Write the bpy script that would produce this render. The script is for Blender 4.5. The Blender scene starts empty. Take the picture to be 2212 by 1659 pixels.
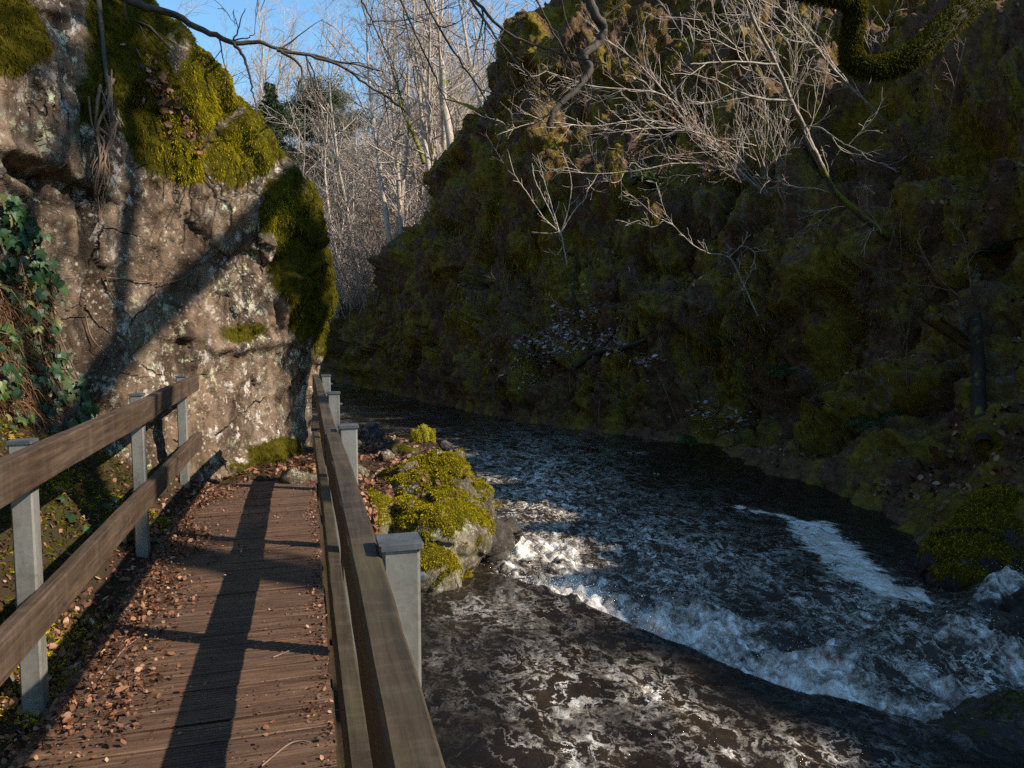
import bpy, math, random
import numpy as np
from mathutils import Vector
from mathutils.bvhtree import BVHTree

S = bpy.context.scene
COL = S.collection
RNG = np.random.default_rng(7)

# ------------------------------------------------------------------ camera geometry
F_, CX, CY = 1600.0, 1106.0, 829.5          # photograph read at 2212 x 1659
HC = 1.55                                    # eye height above the deck
PITCH, YAW = math.radians(4.45), math.radians(15.63)
FW = np.array([math.sin(YAW)*math.cos(PITCH), math.cos(YAW)*math.cos(PITCH), -math.sin(PITCH)])
RT = np.array([math.cos(YAW), -math.sin(YAW), 0.0])
UP = np.cross(RT, FW)
CAM = np.array([0.0, 0.0, HC])

def ray(px, py):
    return FW + RT*((px-CX)/F_) + UP*((CY-py)/F_)
def pz(px, py, z):
    r = ray(px, py); return CAM + r*((z-HC)/r[2])
def pY(px, py, Y):
    r = ray(px, py); return CAM + r*(Y/r[1])
def pd(px, py, d):
    return CAM + ray(px, py)*d
def proj(P):
    q = P-CAM; d = q@FW
    d = np.where(np.abs(d) < 1e-3, 1e-3, d)
    return CX+F_*(q@RT)/d, CY-F_*(q@UP)/d, d

# ------------------------------------------------------------------ noise
def _h(ix, iy, iz, seed):
    n = (ix.astype(np.int64)*374761393 + iy.astype(np.int64)*668265263 + iz.astype(np.int64)*2147483647 + seed*1274126177) & 0xFFFFFFFF
    n = ((n ^ (n >> 13))*1274126177) & 0xFFFFFFFF
    n = ((n ^ (n >> 16))*2246822519) & 0xFFFFFFFF
    return ((n ^ (n >> 15)) & 0xFFFFFF)/float(0xFFFFFF)
def vnoise(P, seed=0):
    i = np.floor(P).astype(np.int64); f = P-i
    f = f*f*f*(f*(f*6-15)+10)
    r = 0
    for dx in (0, 1):
        wx = f[:, 0] if dx else 1-f[:, 0]
        for dy in (0, 1):
            wy = f[:, 1] if dy else 1-f[:, 1]
            for dz in (0, 1):
                wz = f[:, 2] if dz else 1-f[:, 2]
                r = r + wx*wy*wz*_h(i[:, 0]+dx, i[:, 1]+dy, i[:, 2]+dz, seed)
    return r*2-1
ROT = np.array([[0.36, 0.48, -0.8], [-0.8, 0.6, 0.0], [0.48, 0.64, 0.6]])
def fbm(P, freq=1.0, octs=4, seed=0, gain=0.5, billow=False):
    Q = (P*np.array(freq))@ROT.T if np.isscalar(freq) else (P*np.array(freq))
    a, t, n = 1.0, 0, 0
    for o in range(octs):
        v = vnoise(Q, seed+o*17)
        if billow: v = np.abs(v)*2-0.6
        t = t+v*a; n += a; a *= gain; Q = (Q*2.03+3.1)@ROT.T
    return t/n
def sstep(a, b, x):
    t = np.clip((x-a)/(b-a), 0, 1); return t*t*(3-2*t)
def facets(P, cell, amp, seed):
    """blocky fracture planes: every cell gets its own offset and tilt"""
    Q = P/cell; i = np.floor(Q).astype(np.int64)
    best = np.full(len(P), 1e9); val = np.zeros(len(P))
    for dx in (-1, 0, 1):
        for dy in (-1, 0, 1):
            for dz in (-1, 0, 1):
                j = i+np.array([dx, dy, dz])
                c = j+np.stack([_h(j[:, 0], j[:, 1], j[:, 2], seed+k) for k in range(3)], 1)
                d = ((Q-c)**2).sum(1)
                tilt = np.stack([_h(j[:, 0], j[:, 1], j[:, 2], seed+7+k) for k in range(3)], 1)-0.5
                v = (_h(j[:, 0], j[:, 1], j[:, 2], seed+13)-0.5)+((Q-c)*tilt).sum(1)*1.6
                m = d < best
                best = np.where(m, d, best); val = np.where(m, v, val)
    return val*amp

# ------------------------------------------------------------------ mesh building
class MB:
    def __init__(self):
        self.v, self.q, self.t, self.a, self.n = [], [], [], {}, 0
    def add(self, v, quads=None, tris=None, **att):
        v = np.asarray(v, float)
        self.v.append(v)
        if quads is not None and len(quads): self.q.append(np.asarray(quads, np.int64)+self.n)
        if tris is not None and len(tris): self.t.append(np.asarray(tris, np.int64)+self.n)
        for k, x in att.items():
            self.a.setdefault(k, []).append((self.n, np.broadcast_to(np.asarray(x, float), (len(v),))))
        self.n += len(v)
    def build(self, name, mat, parent=None, smooth=True, loc=None, ngon=None):
        V = np.concatenate(self.v) if self.v else np.zeros((0, 3))
        if loc is not None: V = V-np.asarray(loc)
        me = bpy.data.meshes.new(name)
        me.vertices.add(len(V)); me.vertices.foreach_set('co', V.astype(np.float32).ravel())
        Q = np.concatenate(self.q) if self.q else np.zeros((0, 4), np.int64)
        T = np.concatenate(self.t) if self.t else np.zeros((0, 3), np.int64)
        li = np.concatenate([Q.ravel(), T.ravel()])
        me.loops.add(len(li)); me.loops.foreach_set('vertex_index', li.astype(np.int32))
        nq, nt = len(Q), len(T)
        st = np.concatenate([np.arange(nq)*4, nq*4+np.arange(nt)*3])
        me.polygons.add(nq+nt)
        me.polygons.foreach_set('loop_start', st.astype(np.int32))
        me.polygons.foreach_set('use_smooth', np.full(nq+nt, bool(smooth)))
        me.update(calc_edges=True)
        for k, parts in self.a.items():
            arr = np.zeros(len(V), np.float32)
            for n0, x in parts: arr[n0:n0+len(x)] = x
            me.attributes.new(k, 'FLOAT', 'POINT').data.foreach_set('value', arr)
        for m in (mat if isinstance(mat, (list, tuple)) else [mat]): me.materials.append(m)
        o = bpy.data.objects.new(name, me); COL.objects.link(o)
        if loc is not None and parent is None: o.location = loc
        if parent is not None: o.parent = parent
        return o

def tag(o, label, cat, group=None, kind=None):
    o['label'] = label; o['category'] = cat
    if group: o['group'] = group
    if kind: o['kind'] = kind
    return o
def thing(name, label, cat, loc=(0, 0, 0), group=None, kind=None):
    o = bpy.data.objects.new(name, None); COL.objects.link(o)
    o.empty_display_size = 0.2
    o.location = loc
    return tag(o, label, cat, group, kind)
def copy_tree(o, loc, rz=0, sc=1, label=None, tilt=(0, 0)):
    c = o.copy(); COL.objects.link(c)
    c.location = loc; c.rotation_euler = (tilt[0], tilt[1], rz)
    c.scale = (sc, sc, sc)
    if label: c['label'] = label
    for ch in list(o.children):
        k = ch.copy(); COL.objects.link(k); k.parent = c
        for g in list(ch.children):
            j = g.copy(); COL.objects.link(j); j.parent = k
    return c

def grid_faces(nu, nv):
    i = np.arange(nu-1)[:, None]*nv+np.arange(nv-1)[None, :]
    i = i.ravel()
    return np.stack([i, i+nv, i+nv+1, i+1], 1)
def grid_normals(P):
    du = np.gradient(P, axis=0); dv = np.gradient(P, axis=1)
    n = np.cross(du, dv); return n/np.maximum(np.linalg.norm(n, axis=2, keepdims=True), 1e-9)
def catmull(C, t):
    """C (n, ...) control values at 0..n-1, t any array in [0, n-1]"""
    n = len(C); i = np.clip(np.floor(t).astype(int), 0, n-2); f = (t-i).reshape((-1,)+(1,)*(C.ndim-1))
    p0, p1, p2, p3 = C[np.clip(i-1, 0, n-1)], C[i], C[i+1], C[np.clip(i+2, 0, n-1)]
    return 0.5*((2*p1)+(-p0+p2)*f+(2*p0-5*p1+4*p2-p3)*f*f+(-p0+3*p1-3*p2+p3)*f**3)
def loft(st, tu, tv):
    """st: list of (foot xy, outward dir xy, [(z, off)...]); returns grid (nu, nv, 3)"""
    C = []
    for (fx, fy), (ox, oy), pr in st:
        l = math.hypot(ox, oy)
        C.append([[fx+ox/l*o, fy+oy/l*o, z] for z, o in pr])
    C = np.array(C, float)
    A = catmull(C, tu)                               # (nu, K, 3)
    B = catmull(np.swapaxes(A, 0, 1), tv)            # (nv, nu, 3)
    return np.swapaxes(B, 0, 1).copy()

def box(mb, x0, x1, y0, y1, z0, z1, bev=0.0, **att):
    """box with chamfered long edges (along y)"""
    b = min(bev, (x1-x0)*0.4, (z1-z0)*0.4)
    if b <= 0:
        pr = [(x0, z0), (x1, z0), (x1, z1), (x0, z1)]
    else:
        pr = [(x0+b, z0), (x1-b, z0), (x1, z0+b), (x1, z1-b), (x1-b, z1), (x0+b, z1), (x0, z1-b), (x0, z0+b)]
    n = len(pr)
    v = [(x, y0, z) for x, z in pr]+[(x, y1, z) for x, z in pr]
    q = [(i, (i+1) % n, n+(i+1) % n, n+i) for i in range(n)]
    c0 = len(v); v += [((x0+x1)/2, y0, (z0+z1)/2), ((x0+x1)/2, y1, (z0+z1)/2)]
    t = [(c0, (i+1) % n, i) for i in range(n)]+[(c0+1, n+i, n+(i+1) % n) for i in range(n)]
    mb.add(v, q, t, **att)

def tube(mb, pts, rad, sides=5, cap=True, **att):
    pts = np.asarray(pts, float); rad = np.asarray(rad, float)
    n = len(pts)
    T = np.gradient(pts, axis=0); T /= np.maximum(np.linalg.norm(T, axis=1, keepdims=True), 1e-9)
    m = pts[-1]-pts[0]
    ax = np.argmin(np.abs(m)); ref = np.zeros(3); ref[ax] = 1
    A = np.cross(T, ref); A /= np.maximum(np.linalg.norm(A, axis=1, keepdims=True), 1e-9)
    B = np.cross(T, A)
    an = np.arange(sides)*2*math.pi/sides
    V = pts[:, None, :]+rad[:, None, None]*(A[:, None, :]*np.cos(an)[None, :, None]+B[:, None, :]*np.sin(an)[None, :, None])
    V = V.reshape(-1, 3)
    i = np.arange(n-1)[:, None]*sides; k = np.arange(sides)[None, :]; k2 = (k+1) % sides
    q = np.stack([i+k, i+k2, i+sides+k2, i+sides+k], -1).reshape(-1, 4)
    att2 = {a: (np.repeat(x, sides) if np.ndim(x) else x) for a, x in att.items()}
    if cap and sides >= 4:
        V = np.concatenate([V, pts[-1:]+T[-1:]*rad[-1]])
        e = (n-1)*sides; t = [(e+s, e+(s+1) % sides, n*sides) for s in range(sides)]
        att2 = {a: (np.append(x, x[-1]) if np.ndim(x) else x) for a, x in att2.items()}
        mb.add(V, q, t, **att2)
    else:
        mb.add(V, q, **att2)

def sample(P, faces, w, n, rng):
    """area and weight driven random points on a quad mesh: positions, normals, and vertex-index of one corner"""
    a, b, c, d = (P[faces[:, k]] for k in range(4))
    nn = np.cross(c-a, d-b); ar = np.linalg.norm(nn, axis=1)
    pw = ar*np.maximum(w[faces].mean(1), 0); pw = pw/pw.sum()
    f = rng.choice(len(faces), n, p=pw)
    u, v = rng.random(n)[:, None], rng.random(n)[:, None]
    pos = (a[f]*(1-u)+b[f]*u)*(1-v)+(d[f]*(1-u)+c[f]*u)*v
    return pos, nn[f]/np.maximum(ar[f][:, None], 1e-9), faces[f, 0]
def unit(v): return v/np.maximum(np.linalg.norm(v, axis=-1, keepdims=True), 1e-9)
def blades(mb, pos, d, L, W, rng, bend=None):
    """thin tapering blades, vectorised: base quad + tip"""
    n = len(pos); d = unit(d)
    s = unit(np.cross(d, rng.normal(size=(n, 3))))
    L = np.broadcast_to(L, (n,))[:, None]; W = np.broadcast_to(W, (n,))[:, None]
    dn = np.array([0, 0, -1.0]) if bend is None else bend
    mid = pos+d*L*0.55; tip = pos+d*L*0.9+dn*L*0.35
    v = np.stack([pos-s*W*0.6, pos+s*W*0.6, mid+s*W*0.5, mid-s*W*0.5, tip], 1).reshape(-1, 3)
    i = np.arange(n)[:, None]*5
    mb.add(v, i+np.array([[0, 1, 2, 3]]), i+np.array([[3, 2, 4]]), rnd=np.repeat(rng.random(n), 5))
LEAF = np.array([[0, 0], [-.27, .25], [-.32, .6], [0, 1.0], [.32, .6], [.27, .25]])
def leaves(mb, pos, nrm, size, rng, tilt=0.5, curl=0.25):
    n = len(pos)
    nr = unit(nrm+rng.normal(size=(n, 3))*tilt)
    u = unit(np.cross(nr, rng.normal(size=(n, 3)))); v = np.cross(nr, u)
    sz = np.broadcast_to(size, (n,))*(0.4+1.25*rng.random(n)**1.8)
    cu = curl*(rng.random(n)*2-0.6)
    V = pos[:, None, :]+sz[:, None, None]*(u[:, None, :]*LEAF[None, :, 0, None]+v[:, None, :]*(LEAF[None, :, 1, None]-0.5)
        + nr[:, None, :]*(np.abs(LEAF[None, :, 0, None])*1.2+(LEAF[None, :, 1, None]-.5)**2*0.8)*cu[:, None, None])
    i = np.arange(n)[:, None]*6
    q = np.concatenate([i+np.array([[0, 1, 2, 3]]), i+np.array([[0, 3, 4, 5]])])
    mb.add(V.reshape(-1, 3), q, rnd=np.repeat(rng.random(n), 6))

# ------------------------------------------------------------------ materials
class NT:
    def __init__(self, name):
        self.m = bpy.data.materials.new(name); self.m.use_nodes = True
        self.t = self.m.node_tree; self.t.nodes.clear()
        self.out = self.t.nodes.new('ShaderNodeOutputMaterial')
    def n(self, typ, **kw):
        x = self.t.nodes.new(typ)
        for k, v in kw.items():
            if k.startswith('i_'):
                x.inputs[k[2:].replace('_', ' ')].default_value = v
            else: setattr(x, k, v)
        return x
    def l(self, a, b): self.t.links.new(a, b)
    def noise(self, scale, detail=5, rough=0.55, dist=0.0, vec=None, dim=None):
        x = self.n('ShaderNodeTexNoise'); x.inputs['Scale'].default_value = scale
        x.inputs['Detail'].default_value = detail; x.inputs['Roughness'].default_value = rough
        x.inputs['Distortion'].default_value = dist
        if vec is not None: self.l(vec, x.inputs['Vector'])
        return x.outputs['Fac']
    def pos(self, scale=(1, 1, 1), rot=(0, 0, 0), obj=False):
        c = self.n('ShaderNodeTexCoord')
        m = self.n('ShaderNodeMapping'); m.inputs['Scale'].default_value = scale; m.inputs['Rotation'].default_value = rot
        self.l(c.outputs['Object'], m.inputs['Vector'])
        return m.outputs['Vector']
    def ramp(self, fac, stops, interp='LINEAR'):
        r = self.n('ShaderNodeValToRGB'); e = r.color_ramp; e.interpolation = interp
        while len(e.elements) < len(stops): e.elements.new(0.5)
        for k, (p, c) in enumerate(stops):
            e.elements[k].position = p
            e.elements[k].color = (c, c, c, 1) if np.isscalar(c) else (*c, 1)
        self.l(fac, r.inputs['Fac']); return r.outputs['Color']
    def mix(self, f, a, b, mode='MIX'):
        x = self.n('ShaderNodeMix', data_type='RGBA', blend_type=mode)
        for s, v in ((x.inputs[0], f), (x.inputs[6], a), (x.inputs[7], b)):
            if hasattr(v, 'links') or hasattr(v, 'is_linked'): self.l(v, s)
            elif np.isscalar(v): s.default_value = v if s.type == 'VALUE' else (v, v, v, 1)
            else: s.default_value = (*v, 1)
        return x.outputs[2]
    def math(self, op, a, b=None, c=None, clamp=False):
        x = self.n('ShaderNodeMath', operation=op, use_clamp=clamp)
        for s, v in zip(x.inputs, (a, b, c)):
            if v is None: continue
            if hasattr(v, 'is_linked'): self.l(v, s)
            else: s.default_value = v
        return x.outputs[0]
    def attr(self, name):
        return self.n('ShaderNodeAttribute', attribute_name=name).outputs['Fac']
    def bump(self, h, strength=0.5, dist=0.02, nrm=None):
        b = self.n('ShaderNodeBump'); b.inputs['Strength'].default_value = strength; b.inputs['Distance'].default_value = dist
        self.l(h, b.inputs['Height'])
        if nrm is not None: self.l(nrm, b.inputs['Normal'])
        return b.outputs['Normal']
    def bsdf(self, col, rough=0.8, nrm=None, metal=0.0, spec=0.4, **kw):
        b = self.n('ShaderNodeBsdfPrincipled')
        for k, v in (('Base Color', col), ('Roughness', rough), ('Metallic', metal), ('Specular IOR Level', spec)):
            if hasattr(v, 'is_linked'): self.l(v, b.inputs[k])
            elif np.isscalar(v): b.inputs[k].default_value = v
            else: b.inputs[k].default_value = (*v, 1)
        for k, v in kw.items():
            k = k.replace('_', ' ')
            if hasattr(v, 'is_linked'): self.l(v, b.inputs[k])
            else: b.inputs[k].default_value = v
        if nrm is not None: self.l(nrm, b.inputs['Normal'])
        return b.outputs[0]
    def done(self, sh):
        self.l(sh, self.out.inputs['Surface']); return self.m
    def leafy(self, col, rough=0.6, trans=0.3, spec=0.3):
        d = self.bsdf(col, rough, spec=spec)
        t = self.n('ShaderNodeBsdfTranslucent'); self.l(col, t.inputs['Color'])
        x = self.n('ShaderNodeMixShader'); x.inputs[0].default_value = trans
        self.l(d, x.inputs[1]); self.l(t.outputs[0], x.inputs[2])
        return self.done(x.outputs[0])

M = {}
def rnd_mat(name, stops, rough=0.7, trans=0.3, spec=0.3):
    k = NT(name); c = k.ramp(k.attr('rnd'), stops); M[name] = k.leafy(c, rough, trans, spec)
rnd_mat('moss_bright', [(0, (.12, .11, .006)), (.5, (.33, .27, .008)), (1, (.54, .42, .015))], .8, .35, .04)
rnd_mat('moss_gold', [(0, (.035, .026, .003)), (.5, (.10, .076, .005)), (1, (.20, .145, .009))], .8, .3, .04)  # darkened to carry the dappled shade on the rock's hanging moss
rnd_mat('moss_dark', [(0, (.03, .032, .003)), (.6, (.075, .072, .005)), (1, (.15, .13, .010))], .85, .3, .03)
rnd_mat('moss_slope', [(0, (.06, .042, .006)), (.5, (.18, .128, .009)), (1, (.38, .27, .018))], .9, .3, .02)
rnd_mat('moss_slope_gold', [(0, (.09, .062, .005)), (.5, (.21, .148, .008)), (1, (.38, .27, .014))], .9, .3, .02)
rnd_mat('bracken', [(0, (.05, .022, .010)), (.6, (.13, .062, .026)), (1, (.24, .13, .06))], .8, .2, .1)
rnd_mat('leaf_litter', [(0, (.03, .013, .008)), (.35, (.09, .036, .018)), (.7, (.20, .082, .036)), (.9, (.30, .14, .07)), (1, (.42, .27, .17))], .55, .2, .4)
rnd_mat('leaf_sky_sheen', [(0, (.20, .13, .10)), (.5, (.36, .27, .23)), (1, (.55, .45, .40))], .28, .1, .9)  # leaf colour paled to imitate the sky reflecting off the litter
rnd_mat('ivy_leaf', [(0, (.008, .024, .010)), (.6, (.02, .055, .016)), (.9, (.05, .10, .025)), (1, (.16, .15, .05))], .42, .15, .35)
rnd_mat('grass', [(0, (.06, .045, .015)), (.5, (.05, .045, .010)), (1, (.15, .105, .045))], .6, .3, .3)
rnd_mat('fern', [(0, (.02, .045, .008)), (1, (.06, .10, .02))], .55, .3, .3)
rnd_mat('beech_leaf', [(0, (.25, .09, .03)), (1, (.42, .2, .09))], .6, .35, .3)
rnd_mat('needles', [(0, (.018, .035, .012)), (.6, (.04, .06, .02)), (1, (.09, .10, .035))], .6, .2, .3)
rnd_mat('pine_needles', [(0, (.03, .04, .018)), (.6, (.07, .08, .03)), (1, (.13, .13, .055))], .6, .2, .3)

def mat_bark(name, c0, c1, moss=0.0, mosscol=(.14, .14, .012), scale=8):
    k = NT(name); p = k.pos((1, 1, .35)); f = k.noise(scale, 6, .65, .6, p)
    col = k.ramp(f, [(.3, c0), (.7, c1)])
    if moss > 0:
        g = k.n('ShaderNodeNewGeometry')
        sx = k.n('ShaderNodeSeparateXYZ'); k.l(g.outputs['Normal'], sx.inputs[0])
        m = k.math('ADD', k.noise(3.0, 5, .6, 0, k.pos()), k.math('MULTIPLY', sx.outputs['Z'], .18))
        m = k.ramp(m, [(max(.05, .72-moss*.5), 0), (min(.95, .82-moss*.5), 1)])
        col = k.mix(m, col, mosscol)
    M[name] = k.done(k.bsdf(col, .8, k.bump(f, .6, .02), spec=.2))
mat_bark('bark_pale', (.17, .14, .11), (.44, .38, .32), .2)
mat_bark('bark_forest', (.20, .155, .115), (.50, .42, .34), .22)
mat_bark('bark_mossy', (.05, .04, .03), (.14, .11, .09), .75, (.15, .14, .012))
mat_bark('bark_dark', (.035, .028, .022), (.10, .08, .065), .0)
mat_bark('bark_limb', (.010, .007, .005), (.028, .020, .013), .40, (.05, .042, .005), 14)
mat_bark('twig_pale', (.28, .22, .17), (.60, .50, .42), .0)
mat_bark('twig_brown', (.11, .07, .05), (.28, .19, .145), .0)
mat_bark('twig_forest', (.23, .17, .13), (.54, .45, .37), .0)
mat_bark('bark_rotten', (.012, .008, .005), (.045, .028, .016), .1)
mat_bark('root', (.08, .05, .035), (.26, .17, .11), .0)
# ------------------------------------------------------------------ rock, soil, water, timber, steel materials
def mat_rock(name, c_a, c_b, c_red, lich=1.0, dark=.35):
    k = NT(name); p = k.pos(); ps = k.pos((1, 1, .22))
    f1 = k.noise(1.3, 8, .62, .5, p); f2 = k.noise(9, 8, .7, .3, p); st = k.noise(3.2, 7, .65, .8, ps)
    col = k.ramp(f1, [(.3, c_a), (.5, c_red), (.7, c_b)])
    col = k.mix(k.ramp(f2, [(.35, .0), (.65, .6)]), col, k.mix(.5, col, (.62, .5, .42), 'MULTIPLY'))
    dk = k.ramp(st, [(.42, 1), (.6, 0)])
    col = k.mix(k.math('MULTIPLY', dk, dark*2), col, k.mix(1.0, col, (.28, .24, .2), 'MULTIPLY'))
    # specks and rosettes of lichen
    w = k.n('ShaderNodeMix', data_type='RGBA'); w.inputs[0].default_value = .06
    nz = k.n('ShaderNodeTexNoise'); nz.inputs['Scale'].default_value = 9; nz.inputs['Detail'].default_value = 4
    k.l(p, nz.inputs['Vector']); k.l(p, w.inputs[6]); k.l(nz.outputs['Color'], w.inputs[7])
    def spots(scale, lo, hi, area_scale, a0, a1, off):
        v = k.n('ShaderNodeTexVoronoi'); v.inputs['Scale'].default_value = scale; k.l(w.outputs[2], v.inputs['Vector'])
        wob = k.math('ADD', v.outputs['Distance'], k.math('MULTIPLY', k.math('SUBTRACT', k.noise(scale*3.5, 5, .75, .3, p), .5), .55))
        sp = k.ramp(wob, [(lo, 1), (hi, 0)])
        m = k.n('ShaderNodeMapping'); m.inputs['Location'].default_value = (off, off*2, off*3); k.l(p, m.inputs['Vector'])
        ar = k.ramp(k.noise(area_scale, 5, .65, .4, m.outputs[0]), [(a0, 0), (a1, 1)])
        return k.math('MULTIPLY', k.math('MULTIPLY', sp, ar), lich, clamp=True)
    def patch(scale, lo, hi, area_scale, a0, a1, off, det=9):
        m = k.n('ShaderNodeMapping'); m.inputs['Location'].default_value = (off, off*2, off*3); m.inputs['Scale'].default_value = (1, 1, .75); k.l(p, m.inputs['Vector'])
        sp = k.ramp(k.noise(scale, det, .72, .25, m.outputs[0]), [(lo, 0), (hi, 1)])
        ar = k.ramp(k.noise(area_scale, 4, .6, .5, m.outputs[0]), [(a0, 0), (a1, 1)])
        return k.math('MULTIPLY', k.math('MULTIPLY', sp, ar), lich, clamp=True)
    s1 = patch(7, .555, .60, 1.1, .44, .56, 3.1); s4 = patch(9, .555, .60, 1.3, .46, .58, 5.2)
    s2 = spots(20, .22, .34, 1.9, .46, .58, 8.7); s3 = patch(34, .60, .66, 1.6, .40, .55, 1.7, 6)
    wv = k.noise(30, 3, .6, 0, p)
    crk = k.n('ShaderNodeTexVoronoi', feature='DISTANCE_TO_EDGE'); crk.inputs['Scale'].default_value = 1.5; k.l(w.outputs[2], crk.inputs['Vector'])
    cr_ = k.math('MULTIPLY', k.ramp(crk.outputs['Distance'], [(0, 1), (.012, 0)]), k.ramp(k.noise(1.7, 4, .6, .3, p), [(.52, 0), (.62, 1)]))
    col = k.mix(k.math('MULTIPLY', s2, .7), col, k.ramp(wv, [(.3, (.30, .27, .2)), (.7, (.50, .46, .38))]))
    col = k.mix(k.math('MULTIPLY', s1, .9), col, k.ramp(wv, [(.3, (.40, .34, .29)), (.7, (.66, .59, .53))]))
    col = k.mix(k.math('MULTIPLY', s4, .85), col, k.ramp(wv, [(.3, (.33, .36, .2)), (.7, (.54, .55, .38))]))
    col = k.mix(k.math('MULTIPLY', s3, .75), col, (.55, .52, .44))
    col = k.mix(k.math('MULTIPLY', cr_, .9), col, (.012, .009, .007))
    mo = k.math('ADD', k.attr('moss'), k.math('MULTIPLY', k.math('SUBTRACT', k.noise(7, 6, .7, 0, p), .5), .9))
    mm = k.ramp(mo, [(.38, 0), (.55, 1)])
    col = k.mix(mm, col, k.ramp(k.noise(16, 5, .7, 0, p), [(.3, (.022, .020, .004)), (.7, (.085, .070, .008))]))
    h = k.math('ADD', k.math('MULTIPLY', f2, .7), k.math('MULTIPLY', k.noise(40, 5, .7, 0, p), .3))
    h = k.math('ADD', h, k.math('MULTIPLY', st, .6))
    wet = k.ramp(k.noise(2.2, 4, .6, 0, ps), [(.4, .85), (.62, .5)])
    h = k.math('SUBTRACT', h, k.math('MULTIPLY', cr_, 1.5))
    M[name] = k.done(k.bsdf(col, wet, k.bump(h, 1.0, .045), spec=k.math('MULTIPLY', k.math('SUBTRACT', 1.0, mm), .3)))
mat_rock('rock', (.115, .084, .055), (.245, .190, .138), (.185, .120, .073), 1.0, .5)
mat_rock('boulder', (.10, .085, .05), (.20, .17, .11), (.13, .105, .06), .55, .4)
mat_rock('stone_dark', (.03, .026, .022), (.06, .052, .045), (.045, .035, .028), .15, .4)

def mat_slope():
    k = NT('slope_soil'); p = k.pos(); pv = k.pos((1, 1, .4))
    g = k.n('ShaderNodeNewGeometry'); sx = k.n('ShaderNodeSeparateXYZ'); k.l(g.outputs['Normal'], sx.inputs[0])
    f = k.noise(.9, 7, .65, .6, pv); f2 = k.noise(6, 7, .7, .2, p); f3 = k.noise(2.4, 6, .65, .4, pv)
    moss = k.ramp(f2, [(.25, (.045, .029, .006)), (.5, (.14, .096, .010)), (.78, (.27, .19, .018))])
    soil = k.ramp(f2, [(.3, (.03, .016, .009)), (.6, (.12, .064, .033)), (.8, (.22, .125, .07))])
    rock = k.ramp(f2, [(.3, (.05, .04, .03)), (.7, (.20, .165, .13))])
    col = k.mix(k.ramp(f, [(.46, 0), (.56, 1)]), soil, moss)
    col = k.mix(k.ramp(f3, [(.60, 0), (.68, 1)]), col, rock)
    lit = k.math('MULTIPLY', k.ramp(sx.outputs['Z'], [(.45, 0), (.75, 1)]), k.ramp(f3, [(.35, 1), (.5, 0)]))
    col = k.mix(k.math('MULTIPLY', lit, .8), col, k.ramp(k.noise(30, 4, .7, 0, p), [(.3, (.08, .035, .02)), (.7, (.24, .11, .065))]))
    h = k.math('ADD', f2, k.math('MULTIPLY', k.noise(28, 5, .75, 0, p), .5))
    M['slope_soil'] = k.done(k.bsdf(col, .9, k.bump(h, .9, .06), spec=.15))
mat_slope()
def mat_soil(name, stops, scale=14, bump=.04):
    k = NT(name); p = k.pos(); f = k.noise(scale, 8, .72, .4, p); f2 = k.noise(scale*.22, 5, .6, .3, p)
    col = k.ramp(k.math('ADD', k.math('MULTIPLY', f, .6), k.math('MULTIPLY', f2, .4)), stops)
    M[name] = k.done(k.bsdf(col, .9, k.bump(f, .9, bump), spec=.2))
mat_soil('bank_soil', [(.34, (.012, .008, .005)), (.48, (.04, .022, .013)), (.58, (.03, .028, .006)), (.68, (.07, .06, .01))])
mat_soil('gravel_soil', [(.35, (.03, .022, .018)), (.5, (.10, .06, .042)), (.66, (.17, .11, .08))], 22)
mat_soil('forest_floor', [(.32, (.045, .034, .016)), (.5, (.13, .085, .055)), (.6, (.10, .095, .03)), (.7, (.2, .13, .09))], 2.2, .3)

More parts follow.
